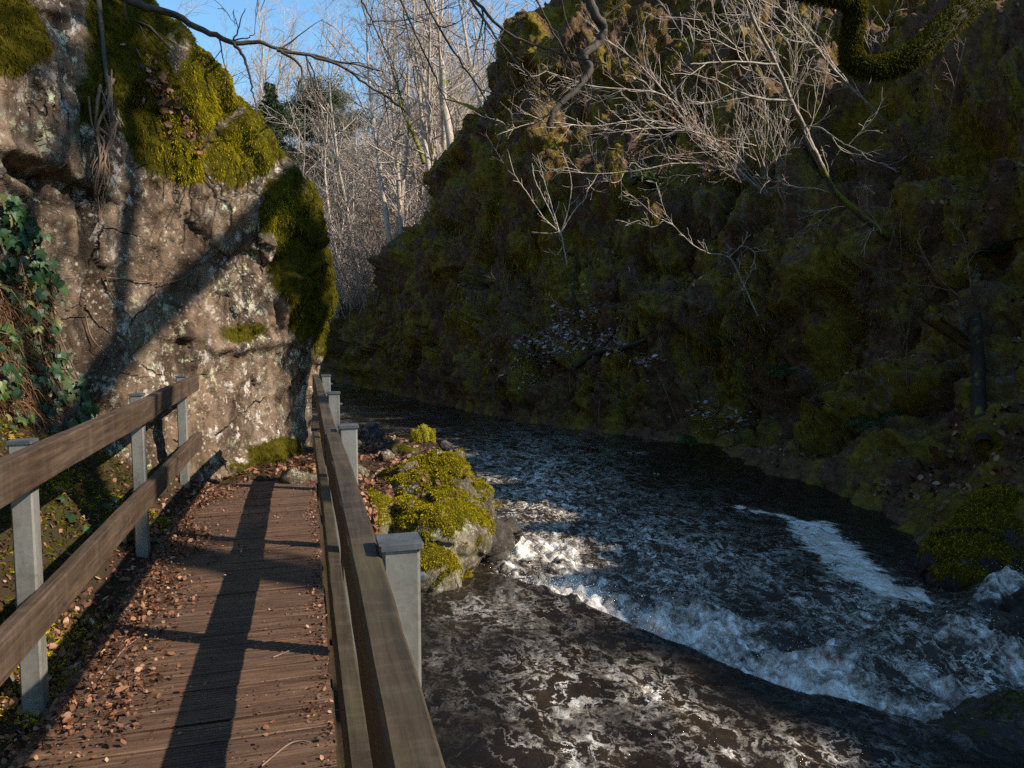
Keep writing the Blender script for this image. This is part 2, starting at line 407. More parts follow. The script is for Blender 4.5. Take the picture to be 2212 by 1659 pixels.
def mat_water():
    k = NT('river_water'); p = k.pos(); pf = k.pos((1.0, .62, 1), (0, 0, math.radians(32)))
    foam = k.attr('foam'); lace = k.attr('lace')
    # warped coordinates give the torn, lacy foam
    nz = k.n('ShaderNodeTexNoise'); nz.inputs['Scale'].default_value = 1.6; nz.inputs['Detail'].default_value = 6; nz.inputs['Roughness'].default_value = .6
    k.l(p, nz.inputs['Vector'])
    w = k.n('ShaderNodeVectorMath', operation='MULTIPLY_ADD'); k.l(nz.outputs['Color'], w.inputs[0])
    w.inputs[1].default_value = (.95, .95, .95); k.l(pf, w.inputs[2])
    def strand(scale, lo, hi, det=4):
        r = k.noise(scale, det, .55, .35, w.outputs[0])
        return k.ramp(k.math('ABSOLUTE', k.math('SUBTRACT', r, .5)), [(lo, 1), (hi, 0)])
    n1 = k.noise(3.4, 8, .66, 1.5, pf); n2 = k.noise(12, 6, .7, .6, p); n3 = k.noise(45, 4, .7, 0, p)
    lc = k.math('MAXIMUM', strand(2.3, .006, .030), k.math('MULTIPLY', strand(5.0, .006, .040), .8))
    tex = k.math('ADD', k.math('MULTIPLY', n1, .55), k.math('MULTIPLY', n2, .45))
    lacet = k.math('MULTIPLY', lc, k.ramp(tex, [(.36, .1), (.58, 1)]))
    # foam: solid where dense, torn by noise where thinner, lace lines where thinnest
    a = k.math('ADD', foam, k.math('MULTIPLY', k.math('SUBTRACT', tex, .5), 2.0))
    a = k.math('ADD', a, k.math('MULTIPLY', k.math('SUBTRACT', n3, .5), .2))
    solid = k.ramp(a, [(.55, 0), (1.0, 1)])
    b = k.math('MULTIPLY', lacet, k.math('MULTIPLY', lace, 1.25), clamp=True)
    msk = k.math('MAXIMUM', solid, b)
    flat = k.attr('flatfoam')
    fl = k.ramp(k.math('ADD', flat, k.math('MULTIPLY', k.math('SUBTRACT', k.noise(3.0, 9, .72, 1.6, pf), .5), 2.6)), [(.42, 0), (.70, 1)])
    msk = k.math('MAXIMUM', msk, k.math('MULTIPLY', fl, .9))
    # peat-brown water, paler where air is beaten into it
    aer = k.math('MULTIPLY', k.math('ADD', foam, lace), k.ramp(tex, [(.3, .2), (.7, 1)]), clamp=True)
    body = k.mix(k.math('MULTIPLY', aer, .42), (.005, .0032, .0018), (.095, .060, .030))
    hb = k.math('ADD', k.math('MULTIPLY', n2, .6), k.math('ADD', k.math('MULTIPLY', n3, .25), k.math('MULTIPLY', k.noise(7, 5, .6, .8, pf), .8)))
    nb = k.bump(hb, .75, .03)
    wat = k.bsdf(body, .07, nb, spec=.5, IOR=1.33)
    fc = k.ramp(k.math('ADD', k.math('MULTIPLY', n1, .55), k.math('MULTIPLY', n2, .45)), [(.36, (.26, .20, .13)), (.50, (.58, .52, .44)), (.62, (.92, .90, .86))])
    fo = k.bsdf(fc, .6, k.bump(n2, .6, .05), spec=.3)
    x = k.n('ShaderNodeMixShader'); k.l(msk, x.inputs[0]); k.l(wat, x.inputs[1]); k.l(fo, x.inputs[2])
    M['river_water'] = k.done(x.outputs[0])
mat_water()
k = NT('spray'); M['spray'] = k.done(k.bsdf((.75, .75, .74), .25, spec=.6))

def mat_wood(name, c0, c1, c2, algae=0.0, axis='y', wear=0.0):
    k = NT(name); sc = (1, .06, 1) if axis == 'y' else (.06, 1, 1)
    p = k.pos(sc); po = k.pos()
    f = k.noise(38, 7, .65, .5, p); f2 = k.noise(5, 5, .6, .3, k.pos((1, .3, 1) if axis == 'y' else (.3, 1, 1))); f3 = k.noise(2.2, 6, .65, .2, po)
    col = k.ramp(f, [(.3, c0), (.5, c1), (.72, c2)])
    col = k.mix(k.ramp(f2, [(.35, .55), (.6, 0)]), col, k.mix(1.0, col, (.45, .4, .38), 'MULTIPLY'))
    if wear:                                   # rain runs and weathered grey
        r = k.noise(6, 5, .7, .2, k.pos((1, 3.0, .12)))
        col = k.mix(k.ramp(r, [(.5, 0), (.66, wear)]), col, (.19, .155, .12))
        r2 = k.noise(5, 5, .7, .2, k.pos((1, 2.2, .1)))
        col = k.mix(k.ramp(r2, [(.36, wear), (.48, 0)]), col, (.035, .025, .02))
    if algae:
        col = k.mix(k.ramp(f3, [(.42, 0), (.62, algae)]), col, (.06, .054, .02))
    kn = k.ramp(k.noise(2.6, 2, .5, 1.5, po), [(.72, 0), (.78, .7)])
    col = k.mix(kn, col, (.02, .014, .01))
    M[name] = k.done(k.bsdf(col, k.ramp(f2, [(.3, .5), (.7, .8)]), k.bump(f, .55, .006), spec=.35))
mat_wood('rail_wood', (.022, .013, .008), (.06, .035, .022), (.115, .073, .047), .2, 'y', .14)
mat_wood('rail_algae', (.014, .009, .005), (.038, .024, .012), (.068, .045, .024), .4, 'y', .12)
def mat_deck():
    k = NT('deck_wood'); p = k.pos((.05, 1, 1)); po = k.pos()
    f = k.noise(45, 7, .68, .5, p); f2 = k.noise(1.7, 6, .62, .3, po); f3 = k.noise(60, 5, .75, 0, po)
    pl = k.attr('rnd')
    col = k.ramp(f, [(.3, (.026, .013, .007)), (.5, (.084, .044, .024)), (.72, (.18, .108, .062))])
    col = k.mix(k.ramp(pl, [(0, .0), (1, .5)]), col, k.mix(1.0, col, (.6, .55, .55), 'MULTIPLY'))
    col = k.mix(k.ramp(f2, [(.5, 0), (.68, .55)]), col, (.045, .026, .018))
    col = k.mix(k.ramp(f3, [(.62, 0), (.7, .6)]), col, (.23, .125, .07))
    M['deck_wood'] = k.done(k.bsdf(col, k.ramp(f2, [(.35, .42), (.6, .7)]), k.bump(k.math('ADD', f, k.math('MULTIPLY', f3, .6)), .6, .006), spec=.4))
mat_deck()
k = NT('galvanised'); p = k.pos()
v = k.n('ShaderNodeTexVoronoi'); v.inputs['Scale'].default_value = 70; k.l(p, v.inputs['Vector'])
f = k.noise(4, 6, .65, .2, k.pos((1, 1, .4)))
c = k.mix(k.math('MULTIPLY', v.outputs['Color'], .35), k.ramp(f, [(.3, (.11, .104, .09)), (.5, (.20, .192, .172)), (.6, (.13, .122, .1)), (.75, (.18, .17, .145))]), (.30, .29, .26))
M['galvanised'] = k.done(k.bsdf(c, .55, metal=.35, spec=.5))
k = NT('dark_steel'); M['dark_steel'] = k.done(k.bsdf(k.ramp(k.noise(20, 5, .6, 0, k.pos()), [(.3, (.05, .055, .06)), (.7, (.12, .125, .13))]), .5, metal=.4))

# ------------------------------------------------------------------ gorge side across the river
ZW0, ZW1 = -1.15, -1.40                      # water level this side of the fall / below it
SL = []
def st(f, d, pr): SL.append((f, d, pr))
near = [(-2.2, -.8), (-1.3, 0), (-.7, 1.2), (1.5, 2.7), (4, 4.6), (8, 8.7), (12, 13.1), (16, 18.0), (20, 25.5), (22, 40)]
st((7.7, -12), (1, 0), near); st((7.7, -4), (1, 0), near); st((7.7, 3), (1, 0), near)
st((8.4, 8), (1, .05), near)
st((9.3, 12), (.97, .2), [(-2.2, -.6), (-1.35, 0), (-.7, 1.3), (1.5, 2.7), (4, 4.0), (8, 7.4), (11, 10.4), (14, 14.0), (18, 19.5), (22, 36)])
st((9.0, 17), (.9, .4), [(-2.2, -.6), (-1.4, 0), (-.6, .9), (1.5, 2.0), (4, 3.4), (8, 6.2), (11, 8.8), (14, 12), (18, 16.5), (21, 32)])
st((7.0, 20.7), (.85, .5), [(-2.2, -.6), (-1.4, 0), (-.4, .5), (1.5, 1.4), (4, 2.6), (8, 4.7), (11, 6.6), (14, 8.9), (17, 12.5), (20, 26)])
st((5.6, 25), (.85, .5), [(-2.2, -.6), (-1.4, 0), (-.3, .5), (1.5, 1.2), (4, 2.0), (8, 3.2), (11, 4.0), (13.7, 4.8), (16, 7.0), (18, 18)])
st((4.2, 31), (.95, .3), [(-2.2, -.6), (-1.4, 0), (-.3, .5), (1.5, .8), (4, 1.0), (6.5, 1.4), (9, 2.3), (10.6, 3.6), (13, 6.5), (16, 16)])
st((2.6, 37), (.95, .3), [(-2.2, -.6), (-1.4, 0), (-.2, .4), (1.2, .8), (2.8, 1.5), (4.2, 2.6), (5.6, 4.4), (7, 7), (9, 11), (11, 20)])
st((.4, 44), (.9, .45), [(-2.2, -.6), (-1.4, 0), (-.4, .5), (.8, 1), (1.9, 2), (2.9, 3.6), (3.8, 6), (5, 9), (7, 14), (9, 24)])
st((-4, 55), (.7, .7), [(-2.2, -.6), (-1.4, 0), (-.9, .8), (-.3, 2), (.4, 4), (1.1, 6), (2, 9), (3, 13), (5, 18), (7, 26)])
tu = np.concatenate([np.linspace(0, 3, 40, endpoint=False), np.linspace(3, 8.6, 420, endpoint=False), np.linspace(8.6, 11, 60)])
tv = np.concatenate([np.linspace(0, 7.6, 330, endpoint=False), np.linspace(7.6, 9, 30)])
G = loft(SL, tu, tv)
N0 = grid_normals(G)
if N0[200, 150, 0] > 0: N0 = -N0
sh = G.shape; P = G.reshape(-1, 3); N0 = N0.reshape(-1, 3)
hgt = sstep(-1.45, -.6, P[:, 2])
disp = fbm(P, .33, 3, 11)*.75 + fbm(P*np.array([1, 1, .45]), .75, 4, 23, billow=True)*.62
Pw = P+fbm(P, .6, 3, 12)[:, None]*.5
disp += facets(Pw*np.array([1, 1, .55]), 2.3, .95, 5)+facets(Pw*np.array([1, 1, .8]), .85, .24, 6)
disp += fbm(P*np.array([1, 1, .18]), .55, 3, 29)*.8
disp += fbm(P*np.array([1, 1, .5]), 2.1, 3, 31, billow=True)*.26 + fbm(P, 5.5, 3, 47, billow=True)*.085
P = P+N0*(disp*(.25+.75*hgt))[:, None]
G = P.reshape(sh)
slope_V, slope_F = P, grid_faces(sh[0], sh[1])
mb = MB(); mb.add(P, slope_F)
o = mb.build('gorge_hillside', M['slope_soil'])
tag(o, 'steep dark mossy gorge side rising from the far edge of the river', 'hillside', kind='structure')
slope_N = grid_normals(G).reshape(-1, 3)
if slope_N[200*sh[1]+150, 0] > 0: slope_N = -slope_N
BV = BVHTree.FromPolygons([Vector(v) for v in slope_V], slope_F.tolist())
def hit(px, py, back=0.0):
    r = ray(px, py); r = r/np.linalg.norm(r)
    h = BV.ray_cast(Vector(CAM), Vector(r))
    if h[0] is None: return None, None
    n = np.array(h[1]);
    if n@r > 0: n = -n
    return np.array(h[0])-n*back, n

# ------------------------------------------------------------------ ground sheet with the wooded hills
def river_x(Y):                              # centre line of the stream, bending left far away
    return np.interp(Y, [-20, 5, 15, 25, 35, 45, 55, 75, 110], [5, 5, 5.2, 2.5, -.5, -3, -9, -26, -60])
def ground_z(X, Y):
    d = X-river_x(Y)
    left = np.maximum(-d-np.where(Y < 16, 9.0, 4.0), 0); right = np.maximum(d-3.5, 0)
    z = -2.6 + 4.2*sstep(0, 5, left)+ left*.42 + 2.4*sstep(0, 3, right)*(Y > 30) + right*.30*sstep(34, 44, Y)
    z = z + sstep(62, 105, Y)*15 + sstep(95, 240, Y)*26
    z = np.where(z > 20, 20+(z-20)*.45, z)
    return z
gx = np.concatenate([np.linspace(-600, -60, 24, endpoint=False), np.linspace(-60, 60, 121), np.linspace(60, 600, 24)[1:]])
gy = np.concatenate([np.linspace(-600, -30, 24, endpoint=False), np.linspace(-30, 120, 151), np.linspace(120, 900, 30)[1:]])
XX, YY = np.meshgrid(gx, gy, indexing='ij')
ZZ = ground_z(XX, YY)
PP = np.stack([XX, YY, ZZ], 2).reshape(-1, 3)
PP[:, 2] += fbm(PP*np.array([1, 1, 0]), .12, 3, 3)*1.1*sstep(20, 40, PP[:, 1])
mb = MB(); mb.add(PP, grid_faces(len(gx), len(gy)))
o = mb.build('ground', M['forest_floor']); tag(o, 'brown winter woodland floor rolling up behind the river bend', 'ground', kind='structure')
def gz(x, y):
    p = np.array([[x, y, 0.0]])
    return float(ground_z(np.array([x]), np.array([y]))[0]+fbm(p, .12, 3, 3)[0]*1.1*sstep(20, 40, y))

# ------------------------------------------------------------------ left rock outcrop
RS = []
def rs(f, d, pr): RS.append((f, d, pr))
full = [(-1, .3), (.3, 0), (1.5, -.1), (3, -.2), (4.3, -.3), (5.3, -.9), (6.0, -1.8), (6.6, -3.8), (7, -8)]
rs((-2.9, -3), (1, 0), full); rs((-2.7, 3.2), (1, -.05), full)
rs((-2.15, 5.3), (.9, -.4), [(-1, .3), (.5, 0), (1.6, -.05), (2.9, .0), (4, -.1), (4.9, -.4), (5.6, -1), (6.3, -2.5), (6.9, -7)])
rs((-1.55, 6.7), (.8, -.6), [(-1, .2), (0, .05), (1.5, -.05), (2.6, .05), (3.6, 0), (4.4, -.3), (5.0, -.8), (5.6, -2.2), (6.3, -6)])
rs((-.80, 7.65), (.75, -.66), [(-1, .1), (0, 0), (1.3, 0), (2.4, .1), (3.2, .12), (3.85, -.1), (4.35, -.55), (4.9, -1.8), (5.7, -5)])
rs((-.18, 8.45), (.85, -.53), [(-1, .1), (0, 0), (1.0, .0), (1.8, .12), (2.7, .15), (3.3, -.05), (3.75, -.45), (4.1, -1.4), (4.8, -4)])
rs((.08, 9.4), (1, 0), [(-1, .1), (0, 0), (.7, .0), (1.5, .12), (2.2, .27), (2.7, .12), (3.05, -.2), (3.4, -.9), (4.2, -3)])
rs((-.1, 11), (.97, .25), [(-1, .1), (0, 0), (.6, 0), (1.2, .1), (1.8, .1), (2.2, -.1), (2.6, -.5), (3, -1.3), (3.8, -3.5)])
rs((-1.0, 13.5), (.8, .6), [(-1, .1), (-.3, 0), (.4, -.1), (1.0, -.2), (1.6, -.4), (2.0, -.8), (2.3, -1.2), (2.7, -2), (3.4, -4)])
rs((-4, 16.5), (.6, .8), [(-2, .1), (-.6, 0), (.2, -.2), (.8, -.5), (1.4, -.9), (1.8, -1.4), (2.2, -2), (2.8, -3), (3.4, -5)])
tu = np.concatenate([np.linspace(0, 1, 30, endpoint=False), np.linspace(1, 6.6, 420, endpoint=False), np.linspace(6.6, 9, 50)])
tv = np.concatenate([np.linspace(0, 6.6, 330, endpoint=False), np.linspace(6.6, 8, 30)])
G = loft(RS, tu, tv); G = CAM+(G-CAM)*1.05; N0 = grid_normals(G)
if N0[200, 120, 0] < 0: N0 = -N0
sh = G.shape; P = G.reshape(-1, 3); N0 = N0.reshape(-1, 3)
px, py, dd = proj(P)
def blob(cx, cy, rx, ry, ang=0.0, a=1.0, pw=2.0):
    c, s = math.cos(math.radians(ang)), math.sin(math.radians(ang))
    u = ((px-cx)*c+(py-cy)*s)/rx; v = (-(px-cx)*s+(py-cy)*c)/ry
    return a*np.exp(-(u*u+v*v)**(pw/2))
moss = np.maximum.reduce([
    blob(-10, 60, 115, 120, 10, 1, 4), blob(275, 110, 80, 200, -22, 1.05, 3), blob(335, 290, 75, 130, -15, .95, 3), blob(205, 170, 40, 140, 0, .62, 3),
    blob(425, 210, 78, 100, 35, 1.1, 4), blob(395, 340, 62, 70, 0, 1, 3), blob(520, 330, 70, 80, 40, 1.05, 4),
    blob(590, 440, 50, 80, 30, .9, 3), blob(660, 580, 75, 190, -8, 1.15, 4), blob(690, 480, 60, 90, 30, 1, 4),
    blob(530, 720, 90, 30, -10, .75, 2), blob(610, 985, 75, 45, 0, .9, 3), blob(640, 800, 40, 90, 0, .35, 2),
    blob(530, 1010, 80, 28, 0, .6, 2), blob(300, 20, 90, 60, 0, .8, 3), blob(120, 420, 30, 160, 10, .2)])
moss = np.where(dd > .5, moss, 0)
moss = moss+.9*sstep(.35, .8, N0[:, 2])*sstep(1.2, 2.5, P[:, 2])
moss = np.clip(moss+(fbm(P, 2.2, 4, 77))*.45*(moss > .04), 0, 1.2)
disp = fbm(P, .55, 3, 61)*.10+facets(P+fbm(P, 1.2, 3, 5)[:, None]*.25, .95, .11, 9)
disp += fbm(P, 3, 4, 71)*.045
for (cx, cy, rx, ry, an, a) in [(60, 372, 75, 26, 25, -.20), (135, 447, 34, 13, 0, -.13), (40, 335, 55, 14, 20, .10), (185, 330, 10, 260, -4, -.14),
                                (230, 880, 60, 30, 30, -.10), (600, 975, 40, 60, 0, .06), (540, 745, 95, 16, -8, .09), (150, 640, 20, 160, -10, -.09),
                                (470, 300, 18, 100, 15, -.10), (575, 400, 14, 60, 15, -.08)]:
    disp += np.where(dd > .5, blob(cx, cy, rx, ry, an, a, 2.5), 0)
disp = disp.reshape(sh[:2])
for _ in range(1):
    e = np.pad(disp, 1, mode='edge'); disp = (e[:-2, 1:-1]+e[2:, 1:-1]+e[1:-1, :-2]+e[1:-1, 2:]+2*e[1:-1, 1:-1])/6
disp = disp.ravel()+facets(P*np.array([1, 1, .6])+fbm(P, 3, 2, 20)[:, None]*.06, .33, .045, 19)+facets(P, .14, .02, 21)+fbm(P, 11, 3, 81)*.014
disp = disp+np.clip(moss, 0, 1)*(.03+.07*fbm(P, 2.4, 3, 91, billow=True))
P = P+N0*disp[:, None]
rock_V, rock_F = P, grid_faces(sh[0], sh[1]); rock_moss = moss
G = P.reshape(sh); rock_N = grid_normals(G).reshape(-1, 3)
if (rock_N*N0).sum() < 0: rock_N = -rock_N
rock = thing('rock_outcrop', 'tall lichen speckled reddish brown rock face with bright moss on top beside the boardwalk', 'rock', (-.9, 7.6, 0))
RL = np.array([-.9, 7.6, 0])
mb = MB(); mb.add(P, rock_F, moss=moss); mb.build('rock_face', M['rock'], rock, loc=RL)
BVR = BVHTree.FromPolygons([Vector(v) for v in rock_V], rock_F.tolist())
def hit_r(x, y, off=0.0):
    r = ray(x, y); r = r/np.linalg.norm(r)
    h = BVR.ray_cast(Vector(CAM), Vector(r))
    if h[0] is None: return None, None
    n = np.array(h[1]); n = -n if n@r > 0 else n
    return np.array(h[0])+n*off, n

# moss coat: hanging fronds, dense where the moss is thick, sun and shade worked into three tints
def moss_coat(mat, n, wsel, L, seed):
    rng = np.random.default_rng(seed)
    pos, nr, vi = sample(P, rock_F, wsel, n, rng)
    nr = np.where((nr*rock_N[vi]).sum(1, keepdims=True) < 0, -nr, nr)
    d = nr*.7+np.array([0, 0, -.55])+rng.normal(size=(n, 3))*.45
    mb = MB(); blades(mb, pos-nr*.01, d, L*(.5+rng.random(n)), L*.16, rng)
    return mb.build(mat[0], M[mat[1]], rock, loc=RL, smooth=False)
vis = (dd > .5)*(px > -150)*(px < 800)*(py > -150)*(py < 1150)
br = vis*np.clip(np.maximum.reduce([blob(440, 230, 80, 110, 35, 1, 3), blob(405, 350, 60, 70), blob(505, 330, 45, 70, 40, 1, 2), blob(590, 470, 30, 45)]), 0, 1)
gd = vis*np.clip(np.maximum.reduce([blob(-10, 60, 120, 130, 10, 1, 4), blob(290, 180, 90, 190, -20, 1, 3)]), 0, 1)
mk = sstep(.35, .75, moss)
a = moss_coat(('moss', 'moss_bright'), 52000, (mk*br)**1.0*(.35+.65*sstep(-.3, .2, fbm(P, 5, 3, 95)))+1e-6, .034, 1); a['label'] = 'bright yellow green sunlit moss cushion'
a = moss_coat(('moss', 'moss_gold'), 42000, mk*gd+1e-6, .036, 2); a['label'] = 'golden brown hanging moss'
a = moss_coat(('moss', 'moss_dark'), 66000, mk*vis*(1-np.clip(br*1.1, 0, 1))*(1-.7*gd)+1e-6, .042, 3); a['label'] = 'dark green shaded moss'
# ------------------------------------------------------------------ river
lip_px = [(1015, 1215), (1130, 1262), (1200, 1285), (1300, 1322), (1400, 1368), (1500, 1405), (1600, 1452), (1720, 1490), (1850, 1520), (2000, 1560), (2250, 1640)]
LIP = np.array([pz(x, y, -1.2)[:2] for x, y in lip_px])
LIP = np.concatenate([LIP[:1]+(LIP[:1]-LIP[1:2])*2.0, LIP, LIP[-1:]+(LIP[-1:]-LIP[-2:-1])*6])
def seg_dist(X, Y, L):
    best = np.full(X.shape, 1e9); sg = np.zeros(X.shape); al = np.zeros(X.shape); acc = 0
    for k in range(len(L)-1):
        a, b = L[k], L[k+1]; ab = b-a; ll = ab@ab
        t = np.clip(((X-a[0])*ab[0]+(Y-a[1])*ab[1])/ll, 0, 1)
        dx, dy = X-(a[0]+t*ab[0]), Y-(a[1]+t*ab[1]); d = np.hypot(dx, dy)
        s = np.sign(ab[0]*dy-ab[1]*dx)
        m = d < best
        best = np.where(m, d, best); sg = np.where(m, s, sg); al = np.where(m, acc+t*math.sqrt(ll), al)
        acc += math.sqrt(ll)
    return best*sg, al
yy = np.concatenate([np.linspace(1.5, 4, 60, endpoint=False), np.linspace(4, 12, 400, endpoint=False), np.geomspace(12, 66, 200)])
uu = np.linspace(0, 1, 420)
lx = np.interp(yy, [0, 8, 14, 17, 25, 40, 66], [.1, .1, .1, -3.5, -5.5, -10, -26])
rx = np.interp(yy, [0, 8, 14, 20, 25, 31, 37, 44, 66], [9.5, 10.2, 11.2, 9.5, 8.2, 6, 5, 4.5, 0])
X = lx[:, None]+(rx-lx)[:, None]*uu[None, :]; Y = np.repeat(yy[:, None], len(uu), 1)
sd, al = seg_dist(X, Y, LIP)
Zb = np.where(sd < 0, ZW0-.05*np.exp(-(sd/1.0)**2), 0)
down = ZW1
prof = np.interp(sd, [0, .12, .3, .6, 1.1, 1.8, 2.6, 3.4], [ZW0-.05, ZW0-.17, -1.50, -1.40, -1.33, -1.42, -1.36, down])
jump = np.interp(al, [0, 2.6, 3.3, 4.2, 6.5, 8, 10, 16], [.3, .45, .85, .85, .7, .45, .35, .3])*np.clip(.72+.75*fbm(np.stack([al.ravel()*1.1, sd.ravel()*.3, al.ravel()*0], 1), 1.0, 3, 206), .2, 1.1).reshape(al.shape)
Zb = np.where(sd < 0, Zb, (down*(1-jump)+prof*jump)*sstep(0, .25, sd)+(ZW0-.05)*(1-sstep(0, .25, sd)))
Zb = np.where(sd > 3, down, Zb)
W = np.stack([X, Y, Zb], 2).reshape(-1, 3)
px, py, dd = proj(W)
foam = np.zeros(len(W)); lace = np.zeros(len(W)); flat = np.zeros(len(W))
sdf = sd.ravel(); alf = al.ravel()
nzw = fbm(W*np.array([1, 1, 0]), 1.1, 4, 200)
js = np.interp(alf, [0, 2.2, 2.8, 3.4, 5.0, 6.2, 7.5, 9], [0, .5, .9, 1.0, .92, .72, .5, .3])
nza = fbm(np.stack([alf*1.3, sdf*.25, alf*0], 1), 1.0, 4, 207); nzc = fbm(W*np.array([1, 1, 0]), 3.0, 4, 208)
foam = np.maximum(foam, js*(1.22+.7*nza+.45*nzc)*sstep(-.02, .3, sdf+.22*nzc+.25*nza)*(1-sstep(.35+.9*np.clip(nza+.35, 0, 1), 2.1, sdf+nzw*1.1)))
def fb(cx, cy, rx_, ry_, an, a, pw=2): return blob(cx, cy, rx_, ry_, an, a, pw)
for (cx, cy, rx_, ry_, an, a) in [(1110, 1195, 80, 34, 10, 1.1), (1200, 1200, 110, 45, 15, .85), (1085, 1255, 60, 40, 30, .45), (1180, 1080, 110, 60, 10, .42),
        (2110, 1380, 190, 50, 8, .80), (2060, 1480, 170, 38, 22, .86), (2170, 1300, 110, 36, -12, .85), (1880, 1330, 150, 38, 14, .66), (2190, 1440, 60, 70, 0, .8), (1180, 1060, 110, 30, 12, .5), (1320, 1130, 120, 26, 15, .5), (1560, 1210, 180, 30, 14, .5), (1500, 1320, 120, 26, 20, .5),
        (1420, 1270, 180, 60, 15, .40), (1650, 1250, 160, 45, 15, .36), (1390, 1480, 85, 22, 30, .44), (1250, 1590, 110, 24, 10, .34), (1175, 1450, 22, 80, -12, .36),
        (1620, 1600, 140, 40, 30, .44), (1810, 1650, 140, 40, 20, .46), (1300, 1640, 170, 26, 0, .34), (1480, 1560, 70, 40, 30, .38), (1010, 1290, 45, 30, 0, .38)]:
    foam = np.maximum(foam, fb(cx, cy, rx_, ry_, an, a))
for (cx, cy, rx_, ry_, an, a) in [(1180, 1080, 170, 110, 15, .95), (1050, 1000, 90, 40, 10, .55), (1450, 1210, 280, 110, 14, .75), (1850, 1330, 220, 80, 12, .8), (2050, 1440, 260, 100, 8, .85),
        (1200, 1490, 100, 90, 20, .66), (1420, 1500, 120, 50, 25, .72), (1560, 1600, 180, 60, 25, .6), (1230, 1620, 150, 45, 0, .6), (1780, 1640, 200, 60, 10, .6), (980, 1430, 90, 140, 0, .12), (1100, 1320, 180, 50, 0, .3)]:
    lace = np.maximum(lace, fb(cx, cy, rx_, ry_, an, a))
rip = fbm(W*np.array([.8, 1.6, 0]), 1.0, 4, 209); lace = np.maximum(lace, np.clip(.02+.35*rip, 0, .35)*sstep(8, 11, W[:, 1])*(px < 1400))
ed = np.array([(1735, 1120), (1765, 1160), (1800, 1200), (1850, 1240), (1910, 1272), (1975, 1290), (2025, 1295)], float)
EW = np.array([pz(x, y, -1.4)[:2] for x, y in ed])
es, ea = seg_dist(X, Y, EW); ea = ea.ravel()/max(ea.max(), 1e-6)
flat = np.clip(1.25-np.abs(es.ravel()-.05)/np.interp(ea, [0, .3, .6, 1], [.40, .52, .48, .40])*1.1, 0, .80)*sstep(0, .06, ea)*(1-sstep(.96, 1, ea))
for (cx, cy, rx_, ry_, an, a) in [(1640, 1105, 60, 7, 8, .75), (1600, 1095, 30, 5, 5, .7), (1700, 1118, 30, 6, 15, .8), (1440, 1025, 30, 4, 8, .55)]:
    flat = np.maximum(flat, fb(cx, cy, rx_, ry_, an, a))
rough = np.clip(foam*1.1+lace*.45, .10, 1)
calm = fb(1700, 1080, 330, 110, 14, 1, 3)
rough = rough*(1-.85*np.clip(calm, 0, 1))
Wf = W*np.array([1, 1, 0])
h = fbm(Wf, (.9, .55, 1), 4, 210)*.10+fbm(Wf, 2.6, 4, 220, billow=True)*.075+fbm(Wf, 8.5, 3, 230)*.028+fbm(Wf, 22, 2, 235)*.009
h2 = fbm(Wf, 5.5, 4, 240, billow=True)*.14+fbm(Wf, 16, 3, 241)*.025
W[:, 2] += h*(.22+1.05*rough)+h2*np.clip(foam-.4, 0, .6)*1.5
W[:, 2] += .22*np.clip(fb(2170, 1290, 90, 34, -8, 1), 0, 1)+.10*np.clip(fb(2090, 1380, 130, 30, 10, 1), 0, 1)+.1*np.clip(fb(1830, 1440, 60, 22, 20, 1), 0, 1)
mb = MB(); wf = grid_faces(len(yy), len(uu)); mb.add(W, wf, foam=foam, lace=lace, flatfoam=flat)
o = mb.build('river', M['river_water']); tag(o, 'peat brown river breaking into white rapids and an eddy of foam', 'river', kind='structure')
# drops thrown up by the breaking wave
rng = np.random.default_rng(4)
wsp = np.clip(foam-.62, 0, 1)*(dd > 1)
pos, nr, vi = sample(W, wf, wsp+1e-9, 5200, rng)
pos = pos+np.stack([rng.normal(size=5200)*.06, rng.normal(size=5200)*.06, np.abs(rng.normal(size=5200))*.10*(.3+rng.random(5200))], 1)
r = .0015+.0045*rng.random(5200)**2.5
oc = np.array([[1, 0, 0], [-1, 0, 0], [0, 1, 0], [0, -1, 0], [0, 0, 1], [0, 0, -1]], float)
of = np.array([[0, 2, 4], [2, 1, 4], [1, 3, 4], [3, 0, 4], [2, 0, 5], [1, 2, 5], [3, 1, 5], [0, 3, 5]])
mb = MB(); mb.add((pos[:, None, :]+oc[None]*r[:, None, None]).reshape(-1, 3), None, (np.arange(5200)[:, None, None]*6+of[None]).reshape(-1, 3))
o = mb.build('spray', M['spray']); tag(o, 'white drops of spray thrown up over the breaking wave', 'spray', kind='stuff')

